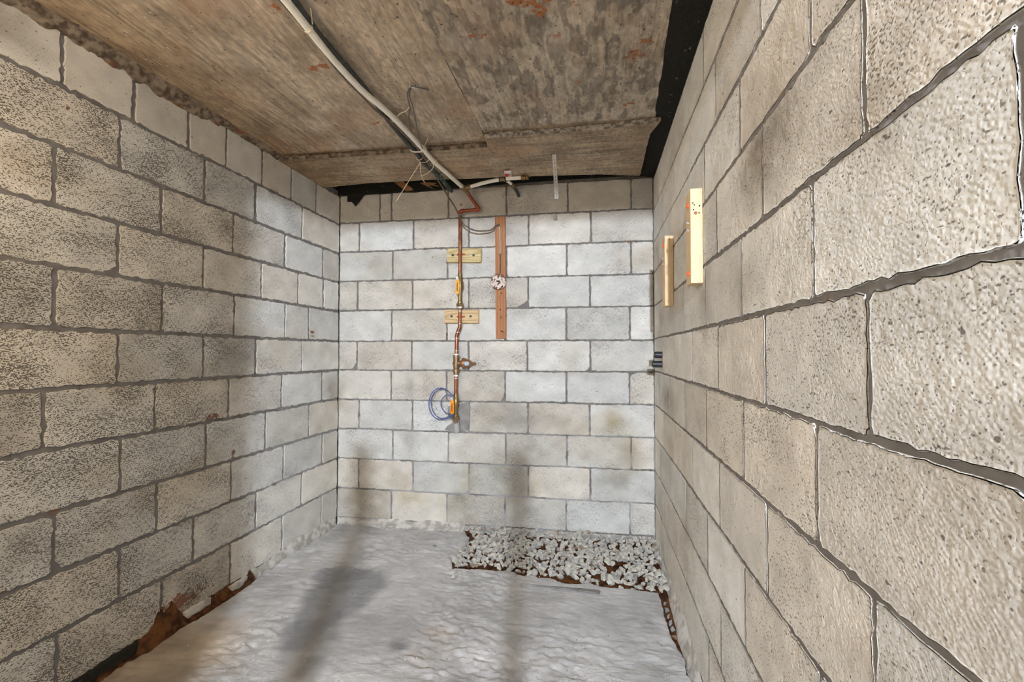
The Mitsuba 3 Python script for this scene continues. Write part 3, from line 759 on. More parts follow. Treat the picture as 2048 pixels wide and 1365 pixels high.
part('ceiling', 'panel', sheet(Polygon([(-.03, -.668), (.7, -.658), (1.214, -.652), (1.220, -.755), (1.266, -.762), (1.556, -.757), (1.8, -.760), (2.060, -.785), (2.082, -.800), (2.062, -.72), (2.047, -.655), (2.045, -.505), (2.047, -.3), (2.048, -.083), (1.805, -.150), (1.50, -.177), (1.19, -.204), (.716, -.235), (.35, -.242), (-.03, -.215)]), .022, ch2, .08, .004, 23, 0, -1), 'ceiling_concrete', 'back panel, slightly lower and browner, grain running across', smooth=35)
# rough aggregate edge of the back panel
def ledge(x0, x1, yf, seed, hmin=0.6):
    xs = np.arange(x0, x1, .006)
    v, f = [], []
    for i, x in enumerate(xs):
        y = yf(x)
        for k in range(6):
            t = k / 5
            b = noise3(x * 70, t * 3.5, seed)
            v.append([x, y - .004 - .012 * math.sin(math.pi * t) * (.3 + 1.1 * b), Z1 + .002 - (Z1 - Z2 + .004) * t - .003 * b * (k == 5)])
    for i in range(len(xs) - 1):
        for k in range(5):
            a = i * 6 + k
            f += [[a, a + 7, a + 1], [a, a + 6, a + 7]]
    return trimesh.Trimesh(np.array(v), np.array(f), process=False)
part('ceiling', 'edge_strip', ledge(1.222, 2.07, lambda x: np.interp(x, [1.22, 1.266, 1.556, 1.8, 2.06], [-.755, -.762, -.757, -.760, -.785]), 4), 'aggregate', 'rough strip of exposed aggregate between right and back panels', smooth=50)
part('ceiling', 'edge_strip', ledge(.02, 1.213, lambda x: np.interp(x, [0, .7, 1.214], [-.668, -.658, -.652]), 9), 'lip_concrete', 'dark brown step between left and back panels', smooth=50)
# ragged lip of concrete squeezed out along the left wall
ys = np.arange(-3.25, -.20, .008)
v, f = [], []
for y in ys:
    low = np.interp(y, [-3.3, -1.98, -1.82, -1.55, -1.3, -1.07, -.8, -.62, -.55, -.24], [.06, .064, .037, .050, .052, .021, .019, .012, -.002, .030])
    low = .0 + low * (.80 + .45 * noise3(y * 22, 2, 0)) + .008 * (noise3(y * 90, 5, 0) - .3)
    wd = .030 + .022 * noise3(y * 9, 8, 0)
    for k in range(7):
        t = k / 6
        b = noise3(y * 60, t * 4, 3) - .5
        v.append([-.002 + wd * t + .006 * b, y, Z1 + .003 - max(low, .004) * (1 - t ** 1.6) * (1 if k else 1.0) + .009 * b * (0 < k < 6)])
for i in range(len(ys) - 1):
    for k in range(6):
        a = i * 7 + k
        f += [[a, a + 7, a + 8], [a, a + 8, a + 1]]
part('ceiling', 'ragged_lip', trimesh.Trimesh(np.array(v), np.array(f), process=False), 'lip_concrete', 'ragged brown lip of concrete hanging along the left wall', smooth=60)

# black felt above the right wall and behind the back panel
def strip(pts_a, pts_b, n=160, seed=0, amp=.004, cols=7):
    a = spline(pts_a, .02); b = spline(pts_b, .02)
    ti = np.linspace(0, 1, n)
    A = np.column_stack([np.interp(ti, np.linspace(0, 1, len(a)), a[:, k]) for k in range(3)])
    B = np.column_stack([np.interp(ti, np.linspace(0, 1, len(b)), b[:, k]) for k in range(3)])
    v = []
    for i in range(n):
        for k in range(cols):
            q = A[i] + (B[i] - A[i]) * k / (cols - 1)
            v.append(q + np.array([0, 0, amp * (noise3(q[0] * 25, q[1] * 12, seed) - .5)]))
    idx = np.arange(n * cols).reshape(n, cols)
    q = np.stack([idx[:-1, :-1], idx[:-1, 1:], idx[1:, 1:], idx[1:, :-1]], -1).reshape(-1, 4)
    return trimesh.Trimesh(np.array(v), np.vstack([q[:, [0, 1, 2]], q[:, [0, 2, 3]]]), process=False)
one('felt_strip', strip([(1.93, -3.25, 2.290), (1.95, -1.5, 2.290), (1.99, -.8, 2.292), (2.0, .0, 2.285)], [(W + .003, -3.25, 2.262), (W + .003, -1.5, 2.262), (W + .003, -.8, 2.262), (W + .003, 0.0, 2.270)], seed=2), 'felt', 'long black felt strip between the ceiling edge and the top of the right wall', 'felt', smooth=40)
fp = Polygon([(-.02, 2.268), (.064, 2.264), (.064, 2.2205), (.096, 2.2195), (.125, 2.186), (.150, 2.212), (.160, 2.225), (.192, 2.262), (.41, 2.264), (.47, 2.265), (.555, 2.258), (.60, 2.262), (.69, 2.266), (1.2, 2.278), (1.6, 2.286), (2.06, 2.284), (2.06, 2.355), (-.02, 2.355)])
m = extrude(fp, .004)
m = place(m, (0, -.010, 0), 90)
one('felt_curtain', m, 'felt', 'torn black felt above the back wall with a pointed flap hanging at its left end', 'felt')
for (pp, lab) in [([(.40, 2.345), (.467, 2.345), (.555, 2.278), (.535, 2.270), (.50, 2.268)], 'torn brown cardboard triangle stuck in the black felt above the back wall'),
                  ([(.60, 2.318), (.64, 2.322), (.72, 2.312), (.70, 2.303), (.74, 2.288), (.66, 2.300), (.705, 2.268)], 'jagged splinter of brown cardboard in the felt left of the white pipe end')]:
    m = place(extrude(Polygon(pp).buffer(0), .004), (0, -.0165, 0), 90)
    one('cardboard_scrap', m, 'cardboard', lab, 'cardboard')

# ------------------------------------------------------------------ plumbing: white supply pipe, tee, copper riser with valves
t = thing('water_pipe', 'white water pipe across the ceiling running on as copper riser with valves down the wall', 'pipe')
WP = [(.90, -3.2, 2.235), (.86, -2.2, 2.235), (.850, -1.832, 2.235), (.835, -1.587, 2.235), (.833, -1.468, 2.235), (.838, -1.314, 2.235), (.856, -1.20, 2.235), (.871, -1.07, 2.235), (.879, -.905, 2.235), (.883, -.745, 2.235), (.888, -.541, 2.234), (.909, -.375, 2.231), (.928, -.235, 2.226), (.940, -.160, 2.222)]
part(t, 'white_pipe', tube(WP, .0128, 16), 'white_pipe', 'cream white plastic pipe hung under the ceiling', smooth=50)
wp = spline(WP)
def along(y):
    return np.array([np.interp(y, wp[:, 1], wp[:, k]) for k in range(3)])
for y in (-.50, -1.08, -1.70):                                   # slightly darker joints
    pass
part(t, 'tee', cat(cyl((.936, -.178, 2.2235), (.946, -.128, 2.2195), .0165, 18, .002), cyl((.943, -.145, 2.221), (.985, -.137, 2.231), .0145, 18, .002), cyl((.946, -.134, 2.222), (.962, -.104, 2.196), .0135, 18, .002),
                   cyl((.938, -.170, 2.223), (.940, -.163, 2.2225), .019, 18, .002), cyl((.972, -.140, 2.228), (.980, -.138, 2.230), .0185, 18, .002)), 'brass', 'brass tee fitting', smooth=40)
BR = [(.975, -.139, 2.228), (1.016, -.142, 2.236), (1.07, -.160, 2.241), (1.157, -.190, 2.243), (1.231, -.208, 2.242), (1.289, -.218, 2.239), (1.335, -.227, 2.236)]
part(t, 'branch_pipe', tube(BR, .0118, 16), 'white_pipe', 'short white branch pipe bowed to the right', smooth=50)
part(t, 'end_cap', cat(cyl((1.330, -.226, 2.2365), (1.352, -.2305, 2.2345), .0150, 18, .002), cyl((1.352, -.2305, 2.2345), (1.360, -.232, 2.234), .0120, 18), cyl((1.360, -.232, 2.234), (1.376, -.235, 2.233), .0145, 18, .004)), 'brass', 'brass end cap', smooth=40)
for a, b in (((1.188, -.198, 2.243), (1.196, -.200, 2.243)), ((1.224, -.207, 2.242), (1.233, -.209, 2.242))):
    part(t, 'crimp_ring', cyl(a, b, .0152, 18, .001), 'crimp_black', 'black crimp ring', smooth=40)
part(t, 'branch_fitting', cat(cyl((1.199, -.2005, 2.243), (1.222, -.2065, 2.242), .0128, 16), cyl((1.211, -.2035, 2.2425), (1.233, -.185, 2.236), .0105, 14, .001)), 'bronze', 'brown branch fitting', smooth=40)
part(t, 'stub_pipe', tube([(1.230, -.187, 2.236), (1.245, -.165, 2.234), (1.252, -.140, 2.231)], .0092, 14), 'white_pipe', 'short white stub', smooth=50)
part(t, 'stub_coupling', cyl((1.251, -.145, 2.231), (1.261, -.112, 2.226), .0135, 16, .002), 'brass', 'brass coupling', smooth=40)
part(t, 'stub_tail', tube([(1.260, -.115, 2.227), (1.270, -.060, 2.217), (1.281, .02, 2.194)], .0105, 14, wob=.2), 'old_pipe', 'dark green stub running into the wall', smooth=50)
cu = lambda pts, n=1: tube(pts, .0109, 16, True, .006)
part(t, 'copper_pipe', tube([(.955, -.112, 2.205), (1.0165, -.057, 2.117)], .0109, 16, False), 'dark_copper', 'red brown copper pipe slanting from the tee', smooth=50)
part(t, 'elbow', cat(tube([(1.004, -.068, 2.134), (1.0165, -.0565, 2.1165), (1.019, -.055, 2.108), (1.012, -.055, 2.1045), (.994, -.055, 2.1035)], .0130, 16, True, .004)), 'dark_copper', 'copper elbow at the right', smooth=50)
part(t, 'copper_pipe', cyl((1.0, -.055, 2.104), (.91, -.055, 2.1035), .0109, 16), 'dark_copper', 'short level copper pipe', smooth=50)
part(t, 'elbow', tube([(.922, -.055, 2.1036), (.906, -.055, 2.1030), (.897, -.055, 2.098), (.8935, -.055, 2.089), (.8935, -.055, 2.072)], .0130, 16, True, .004), 'dark_copper', 'copper elbow at the left', smooth=50)
part(t, 'copper_pipe', cyl((.8935, -.055, 2.08), (.8945, -.055, 1.690), .0116, 16), 'copper', 'long upper copper riser', smooth=50)
part(t, 'copper_pipe', cyl((.895, -.055, 1.470), (.8945, -.055, 1.345), .0109, 16), 'copper', 'copper riser over the lower wood block', smooth=50)
part(t, 'offset_bend', tube([(.8945, -.055, 1.362), (.8943, -.055, 1.340), (.891, -.055, 1.325), (.878, -.055, 1.292), (.8735, -.055, 1.275), (.873, -.055, 1.252)], .0128, 16, True, .006), 'copper', 'copper offset bend', smooth=50)
part(t, 'copper_pipe', cyl((.873, -.055, 1.26), (.8705, -.055, 1.15), .0126, 16), 'copper', 'copper riser above the regulator', smooth=50)
part(t, 'copper_pipe', cyl((.869, -.055, 1.03), (.869, -.055, .88), .0126, 16), 'copper', 'copper riser below the regulator', smooth=50)
for x, z in ((.8935, 2.074), (.8945, 1.437), (.8945, 1.352), (.8795, 1.298), (.873, 1.258), (.8715, 1.176), (.869, .995)):
    part(t, 'solder_ring', cyl((x, -.055, z - .0025), (x, -.055, z + .0025), .0146, 16), 'solder', 'bright solder ring', smooth=40)
part(t, 'solder_ring', cyl((.9355, -.055, 2.1037), (.939, -.055, 2.1037), .0120, 16), 'brass')
for x, z, h in ((.8947, 1.462, .010), (.8708, 1.152, .010), (.869, 1.012, .010)):
    part(t, 'thread_tape', cyl((x, -.055, z - h / 2), (x, -.055, z + h / 2), .0152, 16), 'thread_tape', 'band of white thread tape', smooth=40)

def ball_valve(x, y, zt, zb, h0, h1, lever_mat, lever_label, hx):
    v = part(t, 'ball_valve', cat(lathe((x, y, zb), (x, y, zt), [(0, .0135), (.020, .0135), (.020, .0165), (.036, .0165), (.040, .0125), ((zt - zb) * .45, .0135), ((zt - zb) * .55, .0215), ((zt - zb) * .72, .0215), ((zt - zb) * .80, .0165), ((zt - zb) * .9, .0150), ((zt - zb), .0145)], 20),
                                  cyl((x - .004, y - .010, (h0 + .012)), (x - .006, y - .036, (h0 + .012)), .0085, 12)), 'brass', 'brass ball valve body', smooth=35)
    lv = part(v, 'lever', place(extrude(sbox(-.009, 0, .009, h0 - h1 + .02).buffer(-.004).buffer(.004), .003), (hx, y - .032, h1), 90), 'galvanised', 'steel lever')
    grip = sbox(-.0115, 0, .0115, (h0 - h1)).buffer(-.010).buffer(.010)
    part(v, 'lever_grip', place(cat(extrude(grip, .007)), (hx, y - .029, h1), 90), lever_mat, lever_label)
    ink = cat(*[place(cbox((.0055, .0008, .010), .0001), (hx - .0005 + .0012 * (-1) ** i, y - .0363, h1 + (h0 - h1) * (.26 + .115 * i))) for i in range(5)])
    part(v, 'lever_print', ink, 'lever_print', 'dark worn print on the grip')
    nut = lathe((x, y, zb - .001), (x, y, zb + .018), [(0, .0215), (.003, .0240), (.018, .0240), (.021, .0215)], 6)
    part(v, 'hex_nut', nut, 'brass', 'brass hex nut')
    part(v, 'stem_nut', place(lathe((0, 0, 0), (0, -.012, 0), [(0, .0095), (.012, .0090)], 6), (hx, y - .030, h0 + .012)), 'galvanised', 'steel stem nut')
ball_valve(.8945, -.055, 1.690, 1.468, 1.642, 1.546, 'lever_yellow', 'yellow grip', .886)
ball_valve(.869, -.055, .895, .725, .853, .763, 'lever_orange', 'orange grip', .853)
# pressure regulator
pr = part(t, 'pressure_regulator', cat(lathe((.8695, -.055, 1.020), (.8695, -.055, 1.148), [(0, .0175), (.016, .0175), (.016, .0235), (.034, .0235), (.036, .0175), (.050, .0205), (.112, .0205), (.114, .0215), (.128, .0205)], 18),
                                    cyl((.856, -.055, 1.094), (.846, -.055, 1.094), .0095, 6, .001), cyl((.875, -.055, 1.094), (.915, -.055, 1.094), .0165, 16)), 'bronze', 'dark bronze regulator body', smooth=35)
part(pr, 'bell', lathe((.905, -.055, 1.094), (1.01, -.055, 1.094), [(0, .020), (.006, .0225), (.008, .0350), (.017, .0365), (.026, .0345), (.028, .0285), (.034, .0280), (.052, .0250), (.062, .0195), (.068, .0120), (.074, .0085)], 22), 'bell_bronze', 'reddish bell housing', smooth=35)
part(pr, 'adjusting_screw', cat(cyl((.978, -.055, 1.094), (.998, -.055, 1.094), .0048, 12), cyl((.983, -.055, 1.094), (.988, -.055, 1.094), .0085, 6), cyl((.998, -.055, 1.094), (1.003, -.055, 1.094), .0062, 8)), 'bronze', 'adjusting screw', smooth=35)
a = np.linspace(-.55, .45, 8)
lb = []
for x, r in ((.934, .0286), (.952, .0262), (.962, .0235)):
    lb += [[x, -.055 - (r + .0006) * math.cos(q), 1.094 + (r + .0006) * math.sin(q)] for q in a]
fq = []
for i in range(2):
    for k in range(7):
        p_ = i * 8 + k
        fq += [[p_, p_ + 1, p_ + 9], [p_, p_ + 9, p_ + 8]]
part(pr, 'label', trimesh.Trimesh(np.array(lb), np.array(fq), process=False), 'label_blue', 'pale blue label', smooth=40)
part(t, 'bottom_fitting', lathe((.8695, -.055, .700), (.8695, -.055, .735), [(0, .010), (.004, .0155), (.018, .0165), (.020, .0185), (.034, .0185)], 18), 'bronze', 'dark bronze end fitting', smooth=35)
one('pipe_sleeve', lathe((.8705, -.030, .640), (.8695, -.052, .722), [(0, .017), (.005, .020), (.04, .0195), (.084, .0175)], 18), 'grey_sleeve', 'short grey sleeve around the riser foot where it enters the wall', 'sleeve', smooth=40)
pp = Polygon([(.800, .800), (.86, .815), (.93, .835), (.955, .80), (.945, .70), (.942, .648), (.90, .640), (.86, .632), (.81, .638), (.775, .650), (.80, .675), (.835, .70), (.80, .74)]).buffer(-.004).buffer(.004)
m = sheet(pp, .012, lambda x, y: .004 + .004 * fb(x * 30, y * 30, 1, 3), .012, .006, 12)
m.vertices = np.column_stack([m.vertices[:, 0], -m.vertices[:, 2], m.vertices[:, 1]])
one('mortar_patch', m, 'grey_patch', 'smooth grey mortar patch on the back wall behind the lower orange valve', 'mortar', smooth=40)
# blue coil
t = thing('blue_cable', 'coiled blue cable looped beside the lower orange valve', 'cable')
c0 = np.array([.768, -.070, .828])
pts = [(.857, -.070, .880), (.828, -.075, .905)] + [(c0[0] + .005 + .082 * math.cos(q), -.078 + .004 * math.sin(3 * q), c0[2] + .104 * math.sin(q)) for q in np.radians(np.arange(62, 300, 22))] + [(.838, -.076, .740), (.862, -.072, .758)]
part(t, 'loop', tube(pts, .0030, 8), 'blue_cable', smooth=50)
pts = [(.860, -.066, .872), (.835, -.070, .898)] + [(c0[0] + .012 + .076 * math.cos(q), -.068, c0[2] + .001 + .097 * math.sin(q)) for q in np.radians(np.arange(65, 300, 22))] + [(.836, -.068, .752), (.860, -.066, .772)]
part(t, 'loop', tube(pts, .0030, 8), 'blue_cable', smooth=50)
pts = [(.862, -.085, .860), (.838, -.088, .886), (.812, -.088, .886), (.784, -.086, .858), (.776, -.084, .826), (.788, -.082, .792), (.815, -.082, .768), (.845, -.083, .765), (.862, -.083, .775)]
part(t, 'loop', tube(pts, .0030, 8), 'blue_cable', smooth=50)

# ------------------------------------------------------------------ wood blocks and straps on the back wall
def back_block(cx, cz, w, h, rot, m, label, screws):
    t = thing('wood_block', label, 'wood block')
    part(t, 'board', place(cbox((w, .037, h), .0015), (cx, -.0195, cz), 0, rot, 0), m)
    for sx in screws:
        part(t, 'screw', cat(lathe((sx, -.037, cz - (sx - cx) * math.tan(math.radians(rot))), (sx, -.0405, cz - (sx - cx) * math.tan(math.radians(rot))), [(0, .0062), (.0025, .0062), (.0035, .0048)], 6), cyl((sx, -.0375, cz - (sx - cx) * math.tan(math.radians(rot))), (sx, -.0388, cz - (sx - cx) * math.tan(math.radians(rot))), .0085, 14)), 'screw_blue', 'blue masonry screw')
back_block(.915, 1.8105, .232, .0925, 2.0, 'treated_pine', 'greenish yellow wood block behind the copper riser, upper of the two on the back wall', (.839, .981))
back_block(.898, 1.4040, .232, .0890, .7, 'yellow_pine', 'pale yellow wood block behind the copper riser, lower of the two on the back wall', (.832, .962))
for (x, z, lab) in ((.894, 1.8155, 'copper strap holding the riser to the upper wood block'), (.8945, 1.4015, 'copper strap holding the riser to the lower wood block')):
    t = thing('pipe_strap', lab, 'strap')
    ang = np.linspace(0, math.pi, 14)
    pr_ = [(x + (.0128) * math.cos(q), -.055 - .0128 * math.sin(q)) for q in ang]
    path = [(x + .030, -.0395), (x + .0128, -.0395)] + pr_ + [(x - .0128, -.0395), (x - .026, -.0395)]
    v = np.array([[px, py, z + dz] for px, py in path for dz in (-.0055, .0055)])
    f = [[2 * i, 2 * i + 1, 2 * i + 3] for i in range(len(path) - 1)] + [[2 * i, 2 * i + 3, 2 * i + 2] for i in range(len(path) - 1)]
    part(t, 'band', trimesh.Trimesh(v, np.array(f), process=False), 'dark_copper', smooth=30)
    for sx in (.022, -.021):
        part(t, 'nail', cyl((x + sx, -.038, z), (x + sx, -.0425, z), .0045, 10, .001), 'dark_copper')

# brown lath, rusty round box, cable
lath = thing('wood_lath', 'brown vertical wooden lath on the back wall right of the copper riser', 'lath')
part(lath, 'board', place(cbox((.068, .022, .806), .0015), (1.1595, -.0120, 1.660), 0, -.5, 0), 'brown_lath')
for (x, z) in ((1.168, 1.555), (1.160, 1.445), (1.163, 1.395), (1.168, 1.305), (1.176, 1.300)):
    part(lath, 'nail_hole', place(cbox((.007, .001, .009), .0002), (x, -.0232, z)), 'dark_hole', 'dark nail hole')
bx = thing('junction_box', 'round rusty white electrical box on the brown lath', 'junction box')
part(bx, 'body', lathe((1.152, -.022, 1.628), (1.152, -.046, 1.628), [(0, .049), (.020, .0495), (.024, .0470)], 32), 'rusty_white', smooth=35)
part(bx, 'cover', lathe((1.152, -.046, 1.628), (1.152, -.050, 1.628), [(0, .0512), (.002, .0515), (.004, .0485)], 32), 'rusty_white', 'chipped white cover', smooth=35)
part(bx, 'slot', place(cbox((.023, .002, .0085), .0004), (1.1505, -.0503, 1.630)), 'dark_hole', 'dark centre slot')
for x, z in ((1.1225, 1.630), (1.1785, 1.630)):
    part(bx, 'screw', lathe((x, -.0495, z), (x, -.0515, z), [(0, .0042), (.002, .003)], 10), 'bronze', 'rusty screw')
part(bx, 'knockout', lathe((1.1765, -.0495, 1.594), (1.1765, -.0506, 1.594), [(0, .0062), (.001, .0060)], 12), 'dark_hole', 'dark hole')
cb = thing('power_cable', 'brown electrical cable from along the ceiling pipe to the brown lath and round box', 'cable')
CP = [(.88, -3.2, 2.236), (.84, -2.2, 2.236), (.835, -1.75, 2.232), (.822, -1.46, 2.226), (.827, -1.295, 2.225), (.830, -1.182, 2.225), (.848, -1.062, 2.225), (.862, -.918, 2.225), (.862, -.707, 2.228), (.846, -.50, 2.222), (.852, -.40, 2.193), (.867, -.32, 2.156), (.884, -.25, 2.119), (.905, -.19, 2.075), (.928, -.13, 2.009), (.959, -.11, 1.977), (1.007, -.09, 1.958), (1.054, -.075, 1.957), (1.104, -.06, 1.966), (1.138, -.042, 2.000), (1.150, -.034, 2.004), (1.1535, -.030, 1.992)]
part(cb, 'sheath', tube(CP, .0048, 10), 'cable_sheath', smooth=50)
part(cb, 'drop', tube([(1.1535, -.030, 1.994), (1.156, -.0285, 1.95), (1.1590, -.0280, 1.811)], .0050, 10), 'conduit_grey', 'pale worn cable run down the lath', smooth=50)
part(cb, 'drop', tube([(1.1590, -.0280, 1.811), (1.1600, -.0285, 1.74), (1.1570, -.031, 1.670)], .0046, 10), 'cable_sheath', 'darker cable end entering the box', smooth=50)
for x, z, rot in ((1.1515, 1.999, 30), (1.1592, 1.811, 0)):
    part(cb, 'staple', place(cat(place(cbox((.019, .004, .004), .0008), (0, -.034, 0)), place(cbox((.003, .014, .004), .0005), (.008, -.028, 0)), place(cbox((.003, .014, .004), .0005), (-.008, -.028, 0))), (x, 0, z), 0, rot, 0), 'steel_wire', 'cable staple')
# old dark pipe
op = thing('old_pipe', 'old dark pipe with green corrosion running beside the white ceiling pipe to the back wall', 'pipe')
OP = [(.93, -3.2, 2.258), (.88, -2.2, 2.258), (.856, -1.80, 2.258), (.843, -1.668, 2.258), (.840, -1.566, 2.258), (.838, -1.445, 2.258), (.838, -1.321, 2.258), (.829, -1.148, 2.256), (.822, -.983, 2.252), (.826, -.80, 2.243), (.829, -.654, 2.236), (.829, -.55, 2.228), (.852, -.38, 2.225), (.857, -.28, 2.215), (.864, -.19, 2.203)]
part(op, 'tube', tube(OP, [.0100, .0100, .0100, .0105, .0115, .0125, .0130, .0130], 14, wob=.35), 'old_pipe', smooth=60)
part(op, 'end_plug', tube([(.860, -.235, 2.209), (.868, -.165, 2.199)], [.0150, .0155, .0120], 14, False), 'old_pipe', 'thicker grey green end', smooth=40)

# wires and ties
t = thing('wire_loop', 'pair of thin dark wires drooping from a ceiling hole to the white pipe', 'wire')
part(t, 'strand', tube([(1.085, -1.21, 2.272), (1.070, -1.235, 2.266), (1.050, -1.252, 2.264), (1.030, -1.26, 2.266), (1.007, -1.24, 2.262), (.987, -1.2, 2.254), (.958, -1.1, 2.262), (.921, -1.02, 2.259), (.901, -.95, 2.247), (.884, -.88, 2.240)], .0028, 8), 'steel_wire', smooth=50)
part(t, 'strand', tube([(1.050, -1.240, 2.281), (1.026, -1.25, 2.268), (.996, -1.2, 2.262), (.972, -1.1, 2.262), (.948, -1.0, 2.244), (.923, -.9, 2.219), (.899, -.78, 2.217)], .0028, 8), 'steel_wire', smooth=50)
part(t, 'ceiling_staple', tube([(1.018, -1.252, 2.282), (1.02, -1.256, 2.266), (1.045, -1.25, 2.264), (1.046, -1.246, 2.282)], .0030, 8), 'galvanised', 'bright ceiling staple', smooth=50)
def ring_tie(y, r, key, m, nm='band', off=(0, 0, 0), rr=.0016):
    c = along(y) + np.array(off)
    a = np.radians(np.arange(0, 361, 20))
    part(key, nm, tube([c + np.array([r[0] * math.cos(q), .004 * math.sin(q), r[1] * math.sin(q)]) for q in a], rr, 8), m, smooth=50)
t = thing('cable_tie', 'cream tie around the white pipe nearest the camera, flush band without a tail', 'cable tie')
ring_tie(-1.70, (.0148, .0148), t, 'cream_plastic')
part(t, 'hanger', tube([(.858, -1.702, 2.247), (.866, -1.72, 2.262), (.868, -1.73, 2.284)], .0018, 8), 'cream_plastic', smooth=50)
part(t, 'hanger', tube([(.826, -1.702, 2.240), (.816, -1.70, 2.262), (.812, -1.70, 2.284)], .0018, 8), 'cream_plastic', smooth=50)
t = thing('cable_tie', 'cream tie with a bent tail pointing right, on the white pipe below the wire loop', 'cable tie')
ring_tie(-1.06, (.019, .016), t, 'cream_plastic', off=(-.005, 0, .004))
part(t, 'tail', tube([(.880, -1.060, 2.250), (.905, -1.066, 2.262), (.926, -1.07, 2.264), (.948, -1.082, 2.277)], .0021, 8), 'cream_plastic', smooth=50)
t = thing('cable_tie', 'white tie binding white pipe, cable and dark pipe together near the ceiling step', 'cable tie')
ring_tie(-.725, (.044, .019), t, 'white_plastic', off=(-.027, 0, .004), rr=.0022)
ring_tie(-.735, (.044, .019), t, 'white_plastic', off=(-.027, 0, .004), rr=.0022)
part(t, 'tail', tube([(.897, -.752, 2.236), (.912, -.765, 2.252), (.926, -.775, 2.272)], .0016, 8), 'cream_plastic', 'thin cream tail', smooth=50)
t = thing('cable_tie', 'cream tie with a long straight tail pointing down left, on the dark pipe', 'cable tie')
ring_tie(-.63, (.019, .017), t, 'cream_plastic', off=(-.058, 0, .001), rr=.0018)
part(t, 'tail', tube([(.829, -.62, 2.214), (.790, -.610, 2.165), (.751, -.60, 2.117), (.673, -.58, 2.018)], .0022, 8), 'cream_plastic', smooth=50)
t = thing('cable_tie', 'cream looped string tie with a small knot, hanging below the pipe bundle', 'cable tie')
part(t, 'loop', tube([(.885, -.56, 2.248), (.884, -.57, 2.201), (.873, -.58, 2.176), (.853, -.59, 2.157), (.829, -.60, 2.143)], .0021, 8), 'cream_plastic', smooth=50)
part(t, 'loop', tube([(.829, -.62, 2.214), (.824, -.61, 2.179), (.827, -.60, 2.143), (.833, -.596, 2.125), (.842, -.59, 2.109)], .0021, 8), 'cream_plastic', smooth=50)
part(t, 'knot', place(trimesh.creation.icosphere(2, .0048), (.828, -.60, 2.143)), 'cream_plastic', smooth=True)
ring_tie(-.56, (.016, .016), t, 'cream_plastic')
ring_tie(-.60, (.030, .019), t, 'cream_plastic', off=(-.045, 0, .0), rr=.0016)

# hanging perforated strap with twist wire, tag
t = thing('perforated_strap', 'galvanised perforated strap hanging from the ceiling in front of the back wall', 'strap')
sp_ = sbox(-.0105, -.245, .0105, 0)
for i in range(13):
    sp_ = sp_.difference(shapely.Point(0, -.012 - i * .0185).buffer(.0034, quad_segs=4))
m = extrude(sp_, .0016)
m = place(m, (0, 0, 0), 90)
vz = m.vertices[:, 2].copy()
m = trimesh.Trimesh(*trimesh.remesh.subdivide_to_size(m.vertices, m.faces, .02), process=False)
tw = np.clip(-m.vertices[:, 2] / .245, 0, 1)
m.vertices[:, 1] += .012 * np.sin(tw * 2.4)
m.vertices[:, 0] += .013 * tw
part(t, 'band', place(m, (1.553, -.498, 2.256)), 'galvanised')
part(t, 'top_fold', place(cbox((.021, .003, .022), .0006), (1.553, -.494, 2.249), 25), 'galvanised')
one('twist_wire', cat(tube([(1.518, -.503, 2.184), (1.526, -.505, 2.148), (1.532, -.505, 2.175), (1.542, -.506, 2.161), (1.553, -.503, 2.171)], .0016, 8, False), tube([(1.562, -.503, 2.176), (1.575, -.505, 2.190), (1.592, -.505, 2.150), (1.570, -.505, 2.183), (1.562, -.503, 2.176)], .0016, 8, False)), 'twist_wire', 'zigzag tan wire twisted through the hanging perforated strap', 'wire')
t = thing('paper_tag', 'small white and red tag on the white branch pipe under the ceiling', 'tag')
A, B_, C_, D_ = np.array([1.240, -.330, 2.2500]), np.array([1.284, -.330, 2.2485]), np.array([1.268, -.222, 2.2505]), np.array([1.226, -.222, 2.2505])
def tagquad(u0, u1, v0, v1, lift, m, nm):
    q = [A + (B_ - A) * u + (D_ - A) * v + (C_ - B_ - (D_ - A)) * u * v for u, v in ((u0, v0), (u1, v0), (u1, v1), (u0, v1))]
    lo = [x - np.array([0, .0, lift + .0006]) for x in q]
    hi = [x - np.array([0, .0, lift]) for x in q]
    part(t, nm, trimesh.Trimesh(np.array(lo + hi), np.array([[0, 1, 2], [0, 2, 3], [4, 6, 5], [4, 7, 6], [0, 4, 5], [0, 5, 1], [1, 5, 6], [1, 6, 2], [2, 6, 7], [2, 7, 3], [3, 7, 4], [3, 4, 0]]), process=False), m)
tagquad(0, 1, 0, 1, 0, 'tag_white', 'card')
tagquad(0.05, .55, .55, .95, .0008, 'tag_red', 'red_print')
tagquad(.05, .95, .02, .08, .0008, 'tag_red', 'red_print')
tagquad(.55, .9, .5, .85, .0008, 'tag_grey', 'grey_print')

# ------------------------------------------------------------------ right wall: two upright pine blocks, two black stubs
def right_block(y0, y1, z0, z1, label, anchors, d=.040):
    t = thing('wood_block', label, 'wood block')
    part(t, 'post', place(cbox((d, y1 - y0, z1 - z0), .0015), (W - d / 2 - .0012, (y0 + y1) / 2, (z0 + z1) / 2), 0, 0, 0), 'pale_pine')
    return t
t = right_block(-1.416, -1.330, 1.400, 1.725, 'larger pale pine block upright on the right wall, nearer the camera, with an oval knot', [])
part(t, 'knot', lathe((2.113, -1.4150, 1.640), (2.113, -1.4172, 1.640), [(0, .0062), (.002, .0055)], 14), 'knot', 'reddish oval knot')
for z, nm in ((1.675, 0), (1.437, 1)):
    part(t, 'anchor_cap', cat(lathe((2.0975, -1.385, z), (2.089, -1.385, z), [(0, .008), (.006, .008), (.0085, .005)], 12)), 'orange_cap', 'orange plug head')
for z in (1.611, 1.585):
    part(t, 'nail_tip', cyl((2.097, -1.39, z), (2.087, -1.393, z + .003), .0028, 8), 'galvanised', 'bright nail tip')
